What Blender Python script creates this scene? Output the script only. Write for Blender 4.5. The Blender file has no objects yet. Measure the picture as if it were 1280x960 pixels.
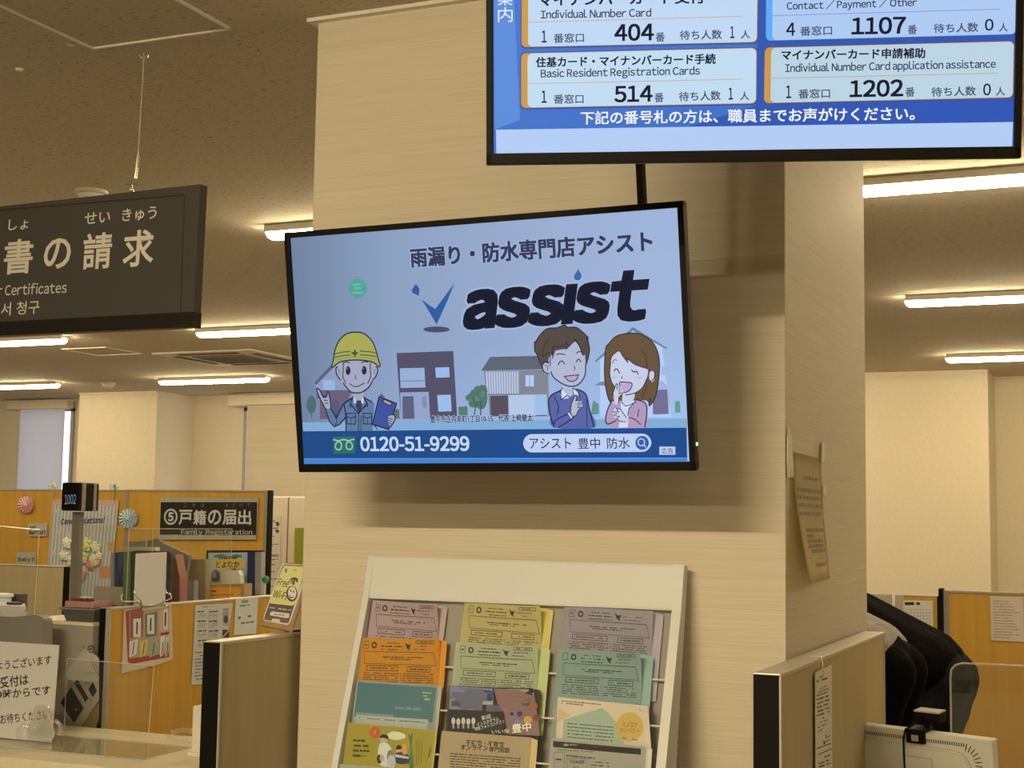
import bpy, bmesh, math, random
from mathutils import Vector, Matrix, geometry
random.seed(7)
scene = bpy.context.scene
COL = scene.collection

# ------------------------------------------------------------------ camera, world, exposure
F_PX, YAW, PITCH, ROLL = 1799.5, math.radians(23.366), math.radians(5.4195), math.radians(0.8775)
CAM = Vector((0.0, 0.0, 1.5))
FWD = Vector((-math.sin(YAW)*math.cos(PITCH), math.cos(YAW)*math.cos(PITCH), math.sin(PITCH)))
_rt = Vector((math.cos(YAW), math.sin(YAW), 0)); _up = _rt.cross(FWD)
RIGHT = _rt*math.cos(ROLL) + _up*math.sin(ROLL)
UP = -_rt*math.sin(ROLL) + _up*math.cos(ROLL)
cd = bpy.data.cameras.new('camera'); cam = bpy.data.objects.new('camera', cd); COL.objects.link(cam)
cd.sensor_fit = 'HORIZONTAL'; cd.sensor_width = 36.0; cd.lens = 36.0*F_PX/1280.0
cd.clip_start = 0.05; cd.clip_end = 100
mw = Matrix.Identity(4)
for i in range(3):
    mw[i][0], mw[i][1], mw[i][2], mw[i][3] = RIGHT[i], UP[i], -FWD[i], CAM[i]
cam.matrix_world = mw
scene.camera = cam

LAMP = (1.0, 0.81, 0.49)      # warm white of the ceiling tubes
LAMP_E = 68.0
LOBBY_GAIN = 6.2     # unseen tubes before the pillar, boosted to bring out the screens' shadows
LOBBY_GAIN_SIDE = 2.0
DAY_E = 1.0
EXPOSURE = 0.0
w = bpy.data.worlds.new('world'); scene.world = w; w.use_nodes = True
w.node_tree.nodes['Background'].inputs[0].default_value = (0.5, 0.6, 0.8, 1)
w.node_tree.nodes['Background'].inputs[1].default_value = 0.2
vs = scene.view_settings
vs.view_transform = 'Standard'; vs.look = 'None'; vs.gamma = 1.0; vs.exposure = EXPOSURE; vs.use_curve_mapping = False
scene.cycles.use_denoising = True
scene.cycles.max_bounces = 10; scene.cycles.transparent_max_bounces = 24
scene.cycles.sample_clamp_indirect = 6.0

# ------------------------------------------------------------------ reading the photograph: pixel -> point on a real plane
def ray(x, y):
    return FWD + RIGHT*((x-640)/F_PX) - UP*((y-480)/F_PX)
def aty(x, y, Y): d = ray(x, y); return CAM + d*(Y/d.y)
def atz(x, y, Z): d = ray(x, y); return CAM + d*((Z-1.5)/d.z)
def atx(x, y, X): d = ray(x, y); return CAM + d*(X/d.x)

# ------------------------------------------------------------------ colours and materials
def s2l(c):
    c = c/255.0
    return c/12.92 if c <= 0.04045 else ((c+0.055)/1.055)**2.4
def lin(rgb): return tuple(s2l(c) for c in rgb)
def alb(rgb, k=1.0):
    l = lin(rgb); ref = (0.75, 0.59, 0.34)
    return tuple(min(0.9, max(0.006, l[i]/ref[i]*0.82/k)) for i in range(3))
_M = {}
def bsdf(name, col, rough=0.6, metal=0.0, spec=0.5):
    m = bpy.data.materials.new(name); m.use_nodes = True
    b = m.node_tree.nodes['Principled BSDF']
    b.inputs['Base Color'].default_value = (*col, 1); b.inputs['Roughness'].default_value = rough
    b.inputs['Metallic'].default_value = metal; b.inputs['Specular IOR Level'].default_value = spec
    return m
def mat(name, rgb, rough=0.6, k=1.0, metal=0.0, spec=0.4):
    """material by its colour as seen under the warm lamps"""
    key = (name, rgb, rough, k)
    if key not in _M: _M[key] = bsdf(name, alb(rgb, k), rough, metal, spec)
    return _M[key]
def raw(name, col, rough=0.6, metal=0.0, spec=0.4):
    key = (name, col, rough)
    if key not in _M: _M[key] = bsdf(name, col, rough, metal, spec)
    return _M[key]
def emit(name, rgb, strength=1.0, sample=False):
    key = ('e', name, rgb, strength)
    if key not in _M:
        m = bsdf(name, (0.004, 0.004, 0.004), 0.4, 0, 0.1)
        b = m.node_tree.nodes['Principled BSDF']
        b.inputs['Emission Color'].default_value = (*lin(rgb), 1); b.inputs['Emission Strength'].default_value = strength
        if not sample: m.cycles.emission_sampling = 'NONE'
        _M[key] = m
    return _M[key]
def textured(name, c1, c2, scale=(1, 1, 1), detail=4, rough=0.6, bump=0.0, lo=0.35, hi=0.65, noise_scale=1.0, spec=0.3, dist=0.0):
    m = bsdf(name, c1, rough, 0, spec); nt = m.node_tree; N = nt.nodes; Lk = nt.links
    b = N['Principled BSDF']
    tc = N.new('ShaderNodeTexCoord'); mp = N.new('ShaderNodeMapping'); nz = N.new('ShaderNodeTexNoise'); cr = N.new('ShaderNodeValToRGB')
    mp.inputs['Scale'].default_value = scale
    nz.inputs['Scale'].default_value = noise_scale; nz.inputs['Detail'].default_value = detail; nz.inputs['Distortion'].default_value = dist
    Lk.new(tc.outputs['Object'], mp.inputs['Vector']); Lk.new(mp.outputs['Vector'], nz.inputs['Vector'])
    Lk.new(nz.outputs['Fac'], cr.inputs['Fac'])
    cr.color_ramp.elements[0].position = lo; cr.color_ramp.elements[1].position = hi
    cr.color_ramp.elements[0].color = (*c1, 1); cr.color_ramp.elements[1].color = (*c2, 1)
    Lk.new(cr.outputs['Color'], b.inputs['Base Color'])
    if bump:
        bp = N.new('ShaderNodeBump'); bp.inputs['Strength'].default_value = 1.0; bp.inputs['Distance'].default_value = bump
        Lk.new(nz.outputs['Fac'], bp.inputs['Height']); Lk.new(bp.outputs['Normal'], b.inputs['Normal'])
    return m
def clear(name, tint=(0.97, 0.98, 0.97), gloss=0.06, rough=0.05, milk=0.0):
    key = ('clear', name)
    if key in _M: return _M[key]
    m = bpy.data.materials.new(name); m.use_nodes = True; nt = m.node_tree; nt.nodes.clear()
    o = nt.nodes.new('ShaderNodeOutputMaterial'); t = nt.nodes.new('ShaderNodeBsdfTransparent'); g = nt.nodes.new('ShaderNodeBsdfGlossy')
    mx = nt.nodes.new('ShaderNodeMixShader'); d = nt.nodes.new('ShaderNodeBsdfDiffuse'); m2 = nt.nodes.new('ShaderNodeMixShader')
    t.inputs[0].default_value = (*tint, 1); g.inputs[0].default_value = (1, 1, 1, 1); g.inputs[1].default_value = rough
    d.inputs[0].default_value = (0.8, 0.8, 0.78, 1)
    mx.inputs[0].default_value = gloss; m2.inputs[0].default_value = milk
    nt.links.new(t.outputs[0], mx.inputs[1]); nt.links.new(g.outputs[0], mx.inputs[2])
    nt.links.new(mx.outputs[0], m2.inputs[1]); nt.links.new(d.outputs[0], m2.inputs[2]); nt.links.new(m2.outputs[0], o.inputs[0])
    _M[key] = m
    return m

# ------------------------------------------------------------------ objects
ROOT = {}       # object -> world matrix of the thing it belongs to
def thing(name, label, cat, loc=(0, 0, 0), group=None, M=None):
    o = bpy.data.objects.new(name, None); COL.objects.link(o); o.empty_display_size = 0.05
    M = M if M is not None else Matrix.Translation(Vector(loc))
    o.matrix_world = M; ROOT[o.name] = M.copy()
    tag(o, label, cat, group)
    return o
def tag(o, label=None, cat=None, group=None, kind=None):
    if label: o['label'] = label
    if cat: o['category'] = cat
    if group: o['group'] = group
    if kind: o['kind'] = kind
    return o
def mk(name, bm, mats, parent=None, label=None, smooth=False, loc=None):
    """link bm (built in world coordinates) as ONE mesh object"""
    if not isinstance(mats, (list, tuple)): mats = [mats]
    bmesh.ops.recalc_face_normals(bm, faces=bm.faces) if getattr(bm, 'x', None) else None
    me = bpy.data.meshes.new(name)
    o = bpy.data.objects.new(name, me); COL.objects.link(o)
    if parent is not None:
        M = ROOT[parent.name]; ROOT[o.name] = M
        bm.transform(M.inverted()); o.parent = parent
    else:
        if loc is None:
            vs_ = [v.co for v in bm.verts]
            loc = Vector(((min(v.x for v in vs_)+max(v.x for v in vs_))/2, (min(v.y for v in vs_)+max(v.y for v in vs_))/2, min(v.z for v in vs_)))
        M = Matrix.Translation(Vector(loc)); ROOT[o.name] = M
        bm.transform(M.inverted()); o.matrix_world = M
    bm.to_mesh(me); bm.free()
    for m in mats: me.materials.append(m)
    if smooth:
        for p in me.polygons: p.use_smooth = True
        if smooth != True and hasattr(me, 'set_sharp_from_angle'): me.set_sharp_from_angle(angle=math.radians(smooth))
    if label: o['label'] = label
    return o
def struct(name, bm, m, parent=None):
    o = mk(name, bm, m, parent)
    if parent is None: o['kind'] = 'structure'
    return o
def B(): return bmesh.new()
def box(bm, x0, x1, y0, y1, z0, z1, bev=0.0, M=None, seg=2, mi=0):
    r = bmesh.ops.create_cube(bm, size=1.0)
    vs_ = r['verts']
    for v in vs_:
        v.co = Vector(((x0+x1)/2+(x1-x0)*v.co.x, (y0+y1)/2+(y1-y0)*v.co.y, (z0+z1)/2+(z1-z0)*v.co.z))
        if M is not None: v.co = M @ v.co
    fs = set(f for v in vs_ for f in v.link_faces)
    for f in fs: f.material_index = mi
    if bev:
        es = list(set(e for v in vs_ for e in v.link_edges))
        bmesh.ops.bevel(bm, geom=es, offset=bev, segments=seg, profile=0.7, affect='EDGES')
    return bm
def tube(bm, pts, r, seg=8, cap=True):
    """round bar along a polyline; r is a radius or one radius per point"""
    pts = [Vector(p) for p in pts]; rs = r if isinstance(r, (list, tuple)) else [r]*len(pts)
    rings = []; prev = None
    for i, p in enumerate(pts):
        t = (pts[min(i+1, len(pts)-1)]-pts[max(i-1, 0)]).normalized()
        a = prev if prev is not None else (Vector((0, 0, 1)) if abs(t.z) < 0.9 else Vector((1, 0, 0)))
        n = (a - t*a.dot(t)).normalized(); b = t.cross(n); prev = n
        rings.append([bm.verts.new(p+(n*math.cos(2*math.pi*k/seg)+b*math.sin(2*math.pi*k/seg))*rs[i]) for k in range(seg)])
    for i in range(len(rings)-1):
        for k in range(seg):
            bm.faces.new((rings[i][k], rings[i][(k+1) % seg], rings[i+1][(k+1) % seg], rings[i+1][k]))
    if cap:
        bm.faces.new(rings[0][::-1]); bm.faces.new(rings[-1])
    return bm
def lathe(bm, prof, c, seg=20, M=None):
    """profile [(r,z)] turned about the vertical through c"""
    rings = []
    for (r, z) in prof:
        ring = []
        for k in range(seg):
            p = Vector((max(r, 1e-5)*math.cos(2*math.pi*k/seg), max(r, 1e-5)*math.sin(2*math.pi*k/seg), z))
            if M is not None: p = M @ p
            ring.append(bm.verts.new(p+Vector(c)))
        rings.append(ring)
    for i in range(len(rings)-1):
        for k in range(seg):
            bm.faces.new((rings[i][k], rings[i][(k+1) % seg], rings[i+1][(k+1) % seg], rings[i+1][k]))
    bm.faces.new(rings[0][::-1]); bm.faces.new(rings[-1])
    return bm
def prism(bm, outline, depth):
    """outline: list of Vector (planar), pushed by the Vector depth"""
    a = [bm.verts.new(p) for p in outline]; b = [bm.verts.new(p+depth) for p in outline]; n = len(a)
    bm.faces.new(a); bm.faces.new(b[::-1])
    for i in range(n): bm.faces.new((a[i], b[i], b[(i+1) % n], a[(i+1) % n]))
    bmesh.ops.recalc_face_normals(bm, faces=bm.faces)
    return bm

# ------------------------------------------------------------------ lettering and flat graphics on a real plane
_T = {}
def _raw(s, off=0.0):
    c = bpy.data.curves.new('t', 'FONT'); c.body = s; c.resolution_u = 3; c.offset = off
    o = bpy.data.objects.new('t', c); COL.objects.link(o)
    dg = bpy.context.evaluated_depsgraph_get()
    me = bpy.data.meshes.new_from_object(o.evaluated_get(dg))
    r = ([(v.co.x, v.co.y) for v in me.vertices], [tuple(p.vertices) for p in me.polygons])
    bpy.data.objects.remove(o); bpy.data.curves.remove(c); bpy.data.meshes.remove(me)
    return r
_BX = lambda x0, y0, x1, y1: ([(x0, y0), (x1, y0), (x1, y1), (x0, y1)], [(0, 1, 2, 3)])
def glyphs(s, shear=0.0, off=0.0):
    """outlines of a string; Latin letters come from the same sans-serif family as the Japanese ones"""
    key = (s, shear, off)
    if key in _T: return _T[key]
    if all(ord(ch) < 0x250 for ch in s) and any(ch.isalnum() for ch in s):
        V, Fc, x = [], [], 0.0
        for ch in s:
            if ch == ' ': x += 0.24; continue
            if ch == 'ı': g = _BX(0.0, 0.0, 0.092, 0.543)
            elif ch == '-': g = _BX(0, 0.245, 0.27, 0.315)
            else: g = _raw(chr(ord(ch)+0xFEE0), off)
            mn, mx = min(p[0] for p in g[0]), max(p[0] for p in g[0]); k = len(V)
            V += [(p[0]-mn+x, p[1]) for p in g[0]]; Fc += [tuple(i+k for i in f) for f in g[1]]; x += mx-mn+0.085
    else: V, Fc = _raw(s, off)
    if shear: V = [(p[0]+p[1]*shear, p[1]) for p in V]
    _T[key] = (V, Fc)
    return _T[key]
def smooth(pts, closed=True, n=5):
    out = []; m = len(pts)
    for i in range(m if closed else m-1):
        p = [pts[(i+k) % m] if closed else pts[min(max(i+k, 0), m-1)] for k in (-1, 0, 1, 2)]
        for j in range(n):
            t = j/n
            out.append(tuple(0.5*((2*p[1][q])+(-p[0][q]+p[2][q])*t+(2*p[0][q]-5*p[1][q]+4*p[2][q]-p[3][q])*t*t+(-p[0][q]+3*p[1][q]-3*p[2][q]+p[3][q])*t**3) for q in (0, 1)))
    if not closed: out.append(pts[-1])
    return out
class Panel:
    """a real plane (origin o, axes u right, v up) that takes printed or lit graphics; one mesh in the end"""
    def __init__(s, o, u, v, mode='print', eps=2e-5, k=1.0, bend=None, rough=0.6):
        s.o, s.u, s.v = Vector(o), Vector(u).normalized(), Vector(v).normalized(); s.n = s.u.cross(s.v)
        s.mode, s.eps, s.k, s.bend, s.rough = mode, eps, k, bend, rough
        s.bm = B(); s.mats = []; s.idx = {}; s.layer = 1; s.T = (0, 0, 1)
    def crop(s, x0, y0, sc): s.T = (x0, y0, sc); return s
    def uv(s, x, y):
        px, py = s.T[0]+x/s.T[2], s.T[1]+y/s.T[2]
        d = ray(px, py); t = (s.o-CAM).dot(s.n)/d.dot(s.n); p = CAM+d*t-s.o
        return (p.dot(s.u), p.dot(s.v))
    def w(s, q, lift=0.0):
        d = s.layer*s.eps+lift
        if s.bend: d += s.bend(q[0], q[1])
        return s.o+s.u*q[0]+s.v*q[1]+s.n*d
    def mi(s, col):
        if col not in s.idx:
            if isinstance(col, tuple):
                m = emit('screen_colour', col) if s.mode == 'emit' else mat('print_colour', col, s.rough, s.k)
            else: m = col
            s.idx[col] = len(s.mats); s.mats.append(m)
        return s.idx[col]
    def poly_uv(s, q, col, nolift=False):
        if s.bend: q = s._sub(q)
        if not nolift: s.layer += 1
        i = s.mi(col); vs_ = [s.bm.verts.new(s.w(p)) for p in q]
        if len(q) > 4 or True:
            for t in geometry.tessellate_polygon([[Vector((p[0], p[1], 0)) for p in q]]):
                try:
                    f = s.bm.faces.new([vs_[k] for k in t]); f.normal_update()
                    if f.normal.dot(s.n) < 0: f.normal_flip()
                    f.material_index = i
                except ValueError: pass
    def _sub(s, q, st=0.012):
        out = []
        for a, b in zip(q, q[1:]+q[:1]):
            n = max(1, int(math.hypot(b[0]-a[0], b[1]-a[1])/st))
            out += [(a[0]+(b[0]-a[0])*j/n, a[1]+(b[1]-a[1])*j/n) for j in range(n)]
        return out
    def poly(s, pts, col, sm=False):
        s.poly_uv([s.uv(*p) for p in (smooth(pts) if sm else pts)], col)
    def rect(s, x0, y0, x1, y1, col): s.poly([(x0, y0), (x1, y0), (x1, y1), (x0, y1)], col)
    def rrect(s, tl, tr, br, bl, r, col):
        c = [s.uv(*p) for p in (tl, tr, br, bl)]; R = r/s.T[2]*s.pxm(tl)
        out = []
        for i in range(4):
            a, b, d = c[i-1], c[i], c[(i+1) % 4]
            e1 = (Vector(a)-Vector(b)).normalized(); e2 = (Vector(d)-Vector(b)).normalized()
            for j in range(7):
                t = math.pi/2*j/6
                p = Vector(b)+e1*R*(1-math.sin(t))+e2*R*(1-math.cos(t))
                out.append((p.x, p.y))
        s.poly_uv(out, col)
    def pxm(s, p):
        T = s.T; q = (T[0]+p[0]/T[2], T[1]+p[1]/T[2]); s.T = (0, 0, 1)
        a = s.uv(*q); b = s.uv(q[0]+1, q[1]); c = s.uv(q[0], q[1]+1); s.T = T
        return 0.5*(math.hypot(b[0]-a[0], b[1]-a[1])+math.hypot(c[0]-a[0], c[1]-a[1]))
    def ell(s, cx, cy, rx, ry, col, n=20):
        s.poly([(cx+rx*math.cos(2*math.pi*k/n), cy+ry*math.sin(2*math.pi*k/n)) for k in range(n)], col)
    def line(s, pts, wd, col, sm=False, closed=False):
        """stroke of width wd (in the pixels of the current crop)"""
        if sm: pts = smooth(pts, closed, 4)
        elif closed: pass
        hw = wd/s.T[2]*s.pxm(pts[0])/2
        q = [Vector(s.uv(*p)) for p in pts]
        if closed: q.append(q[0])
        if s.bend and len(q) == 2:
            n = max(1, int((q[1]-q[0]).length/0.01)); q = [q[0].lerp(q[1], j/n) for j in range(n+1)]
        s.layer += 1; i = s.mi(col)
        q = [p for k, p in enumerate(q) if k == 0 or (p-q[k-1]).length > 1e-6]
        if len(q) < 2: return
        L, R = [], []
        for k, p in enumerate(q):
            a = q[k-1] if k else (q[-2] if closed else None); b = q[k+1] if k < len(q)-1 else (q[1] if closed else None)
            d1 = (p-a).normalized() if a is not None else (b-p).normalized()
            d2 = (b-p).normalized() if b is not None else d1
            n1 = Vector((-d1.y, d1.x)); n2 = Vector((-d2.y, d2.x)); m = n1+n2
            m = m.normalized() if m.length > 1e-6 else n1
            f = hw/max(0.45, m.dot(n1))
            L.append(s.bm.verts.new(s.w(p+m*f))); R.append(s.bm.verts.new(s.w(p-m*f)))
        for k in range(len(q)-1):
            try:
                f = s.bm.faces.new((R[k], R[k+1], L[k+1], L[k])); f.material_index = i
            except ValueError: pass
    def frame(s, x0, y0, x1, y1, wd, col): s.line([(x0, y0), (x1, y0), (x1, y1), (x0, y1)], wd, col, closed=True)
    def text(s, body, x0, y0, x1, y1, h, col, bold=0.0, shear=0.0, base=False):
        """lettering whose box starts at (x0,y0) lower left, ends at (x1,y1) lower right and is h pixels tall; bold = stroke growth as a part of h"""
        V, Fc = glyphs(body, shear, 0.0 if s.mode == 'emit' else bold)
        if s.mode != 'emit': bold = 0.0
        if not V: return
        a = Vector(s.uv(x0, y0)); b = Vector(s.uv(x1, y1)); c = Vector(s.uv(x0, y0-h))
        e = (b-a).normalized(); f = Vector((-e.y, e.x)); W = (b-a).length; Hh = abs((c-a).dot(f)); g = bold*Hh
        mnx, mxx = min(p[0] for p in V), max(p[0] for p in V); mxy = max(p[1] for p in V)
        mny = 0.0 if base else min(p[1] for p in V)
        sx = (W-2*g)/(mxx-mnx); sy = (Hh-2*g)/(mxy-mny); a = a+e*g+f*g
        i = s.mi(col); R_ = (-1, -0.5, 0, 0.5, 1) if g > 0.004 else (-1, 0, 1); sq = [(a_, b_) for a_ in R_ for b_ in R_] if bold > 0 else [(0, 0)]
        s.layer += 1
        for dx, dy in [(g*(a_+b_*shear)*0.95, g*b_*0.8) for a_, b_ in sq]:
            vs_ = [s.bm.verts.new(s.w(a+e*((p[0]-mnx)*sx+dx)+f*((p[1]-mny)*sy+dy))) for p in V]
            for t in Fc:
                try:
                    fc = s.bm.faces.new([vs_[k] for k in t]); fc.normal_update()
                    if fc.normal.dot(s.n) < 0: fc.normal_flip()
                    fc.material_index = i
                except ValueError: pass
    def vtext(s, body, x, y0, y1, wd, col, bold=0.0):
        """characters stacked downwards from y0 to y1, centred on x"""
        st = (y1-y0)/len(body)
        for k, ch in enumerate(body): s.text(ch, x-wd/2, y0+st*(k+0.93), x+wd/2, y0+st*(k+0.93), st*0.85, col, bold)
    def marks(s, x0, y0, x1, y1, wd, col, dens=0.85, drop=0.0):
        """a line of print too small to read: a row of short dark dashes"""
        n = max(2, int((x1-x0)/max(wd*1.1, 0.8)))
        s.layer += 1; i = s.mi(col); lay = s.layer
        k = 0
        while k < n:
            m = random.randint(1, 3)
            if random.random() < dens:
                fa, fb = k/n, min(1, (k+m*0.82)/n)
                pts = [(x0+(x1-x0)*fa, y0+(y1-y0)*fa), (x0+(x1-x0)*fb, y0+(y1-y0)*fb)]
                hh = wd*random.uniform(0.35, 0.5)
                q = [s.uv(pts[0][0], pts[0][1]-hh), s.uv(pts[1][0], pts[1][1]-hh), s.uv(pts[1][0], pts[1][1]+hh), s.uv(pts[0][0], pts[0][1]+hh)]
                s.layer = lay; v = [s.bm.verts.new(s.w(p)) for p in q]
                f = s.bm.faces.new(v); f.normal_update()
                if f.normal.dot(s.n) < 0: f.normal_flip()
                f.material_index = i
            k += m
    def build(s, name, parent=None, label=None):
        return mk(name, s.bm, s.mats, parent, label)

# ================================================================== THE SETTING
H = 2.84; PX0, PX1, PY0, PY1 = -1.996, -0.727, 3.26, 4.338        # room height, pillar
X0, X1, Y0, Y1 = -14.0, 4.2, -8.4, 13.42
def plaster(name, c, var=0.93, s=40): return textured(name, c, tuple(x*var for x in c), (1, 1, 1), 3, 0.85, 0.0004, 0.3, 0.7, s)
paper_c = (0.72, 0.655, 0.53)
M_WALLPAPER = textured('woven_wallpaper', paper_c, tuple(x*0.87 for x in paper_c), (3.0, 3.0, 330), 5, 0.62, 0.0010, 0.3, 0.7, 1.0, 0.3, 0.4)
M_WALL = plaster('painted_wall', (0.74, 0.67, 0.53))
M_FLOOR = textured('floor_tile', (0.22, 0.195, 0.165), (0.19, 0.17, 0.14), (1, 1, 1), 6, 0.45, 0, 0.35, 0.65, 6)
def ceiling_material():
    m = bsdf('fissured_ceiling_board', (0.62, 0.56, 0.46), 0.9, 0, 0.1); nt = m.node_tree; N = nt.nodes; L = nt.links
    b = N['Principled BSDF']; tc = N.new('ShaderNodeTexCoord'); mp = N.new('ShaderNodeMapping'); mp.inputs['Scale'].default_value = (45, 95, 1)
    n1 = N.new('ShaderNodeTexNoise'); n1.inputs['Scale'].default_value = 1.0; n1.inputs['Detail'].default_value = 3; n1.inputs['Distortion'].default_value = 1.2
    cr = N.new('ShaderNodeValToRGB'); cr.color_ramp.elements[0].position = 0.27; cr.color_ramp.elements[1].position = 0.42
    cr.color_ramp.elements[0].color = (0.24, 0.21, 0.16, 1); cr.color_ramp.elements[1].color = (0.60, 0.545, 0.445, 1)
    bp = N.new('ShaderNodeBump'); bp.inputs['Distance'].default_value = 0.002
    L.new(tc.outputs['Object'], mp.inputs[0]); L.new(mp.outputs[0], n1.inputs['Vector']); L.new(n1.outputs['Fac'], cr.inputs[0])
    L.new(cr.outputs[0], b.inputs['Base Color']); L.new(n1.outputs['Fac'], bp.inputs['Height']); L.new(bp.outputs[0], b.inputs['Normal'])
    return m
M_CEIL = ceiling_material()
def wood(name, rgb, k=1.0, var=0.86, rough=0.5):
    c = alb(rgb, k); return textured(name, c, tuple(x*var for x in c), (26, 26, 1.1), 4, rough, 0, 0.32, 0.7, 1.0, 0.35, 0.5)
M_WHITE = raw('white_paint', (0.80, 0.77, 0.70), 0.5)
M_LOUVRE = raw('grey_plastic', (0.34, 0.33, 0.31), 0.5)
M_BLACK = raw('black_plastic', (0.007, 0.006, 0.005), 0.5, 0, 0.12)
M_METAL = raw('brushed_metal', (0.55, 0.53, 0.50), 0.35, 0.9)
M_CHROME = raw('bright_wire', (0.75, 0.73, 0.68), 0.22, 0.9)
M_CLEAR = clear('clear_acrylic', gloss=0.04)
M_EDGE = clear('acrylic_edge', gloss=0.12, milk=0.5)
M_SLEEVE = clear('clear_sleeve', gloss=0.003, milk=0.006, rough=0.2)
M_SCREEN = raw('screen_black', (0.006, 0.006, 0.007), 0.3)

struct('floor', box(B(), X0, X1, Y0, Y1, -0.1, 0), M_FLOOR)
struct('ceiling', box(B(), X0, X1, Y0, Y1, H, H+0.1), M_CEIL)
struct('wall_left', box(B(), X0-0.1, X0, Y0, Y1, 0, H), M_WALL)
struct('wall_right', box(B(), X1, X1+0.1, Y0, Y1, 0, H), M_WALL)
struct('wall_front', box(B(), X0, X1, Y0-0.1, Y0, 0, H), M_WALL)
struct('wall_back', box(B(), X0, X1, Y1, Y1+0.1, 0, H), M_WALL)
struct('pilaster', box(B(), -10.75, -9.69, 12.75, Y1, 0, H, 0.008), M_WALL)
struct('pilaster', box(B(), -3.0, -1.115, 12.77, Y1, 0, H, 0.008), M_WALL)
struct('pillar', box(B(), PX0, PX1, PY0, PY1, 0, H, 0.004), M_WALLPAPER)
bm = B(); t = 0.022
for a in ((PX0-t, PX1+t, PY0-t, PY0), (PX0-t, PX1+t, PY1, PY1+t), (PX0-t, PX0, PY0, PY1), (PX1, PX1+t, PY0, PY1)):
    box(bm, *a, H-0.010, H)
struct('trim_1', bm, M_WHITE)
bm = B()
for a in ((-14, -10.75), (-9.69, -3.0), (-1.115, 3.2)): box(bm, a[0], a[1], 13.405, 13.42, H-0.02, H)
for a in ((-10.75, -9.69, 12.735, 12.75), (-3.0, -1.115, 12.755, 12.77)): box(bm, *a, H-0.02, H)
struct('trim_2', bm, M_WALL)
bm = B(); box(bm, X0, X1, 13.405, Y1, 0, 0.07); struct('baseboard_back', bm, M_LOUVRE)

# ---- windows at the back with roller blinds
def window(n, x0, x1, z0, z1):
    y = Y1-0.006
    bm = B()
    for a in ((x0, x0+0.04, z0, z1), (x1-0.04, x1, z0, z1), (x0, x1, z0, z0+0.04), (x0, x1, z1-0.04, z1)): box(bm, a[0], a[1], y-0.03, y, a[2], a[3])
    f = struct('window_%d' % n, bm, M_LOUVRE)
    bm = B(); box(bm, x0+0.03, x1-0.03, y-0.016, y-0.01, z0+0.03, z1-0.03)
    mk('pane', bm, emit('daylight_pane', (225, 235, 255), 1.8), f)
    return f
window(1, -12.15, -11.36, 0.9, 2.735)
window(2, -9.0, -7.3, 0.9, 2.70)
M_BLIND = bsdf('blind_cloth', (0.7, 0.68, 0.64), 0.8)
nt = M_BLIND.node_tree; tr = nt.nodes.new('ShaderNodeBsdfTranslucent'); tr.inputs[0].default_value = (0.8, 0.82, 0.86, 1)
mx = nt.nodes.new('ShaderNodeMixShader'); mx.inputs[0].default_value = 0.45
nt.links.new(nt.nodes['Principled BSDF'].outputs[0], mx.inputs[1]); nt.links.new(tr.outputs[0], mx.inputs[2]); nt.links.new(mx.outputs[0], nt.nodes['Material Output'].inputs[0])
def blind(x0, x1, ztop, zbot, hx0, hx1, label, m, y=13.30):
    t = thing('roller_blind', label, 'blind', ((x0+x1)/2, y, zbot))
    bm = box(B(), x0, x1, y-0.001, y+0.001, zbot, ztop)
    mk('cloth', bm, m, t)
    mk('head_box', box(B(), hx0, hx1, y-0.06, y+0.05, ztop-0.01, H-0.03, 0.008), M_WALL, t)
    mk('bottom_bar', tube(B(), [(x0, y, zbot), (x1, y, zbot)], 0.012), M_WHITE, t)
    return t
blind(-12.08, -11.415, 2.73, 1.0, -12.24, -11.33, 'pale daylit roller blind left of the wide beige wall projection', M_BLIND)
M_BLIND2 = textured('beige_blind_cloth', (0.60, 0.555, 0.45), (0.56, 0.51, 0.41), (1, 1, 60), 2, 0.8, 0, 0.4, 0.6, 1.0)
blind(-8.83, -7.4, 2.715, 1.0, -9.05, -7.3, 'beige roller blind over the window just left of the big screen', M_BLIND2, 13.2)

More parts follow.
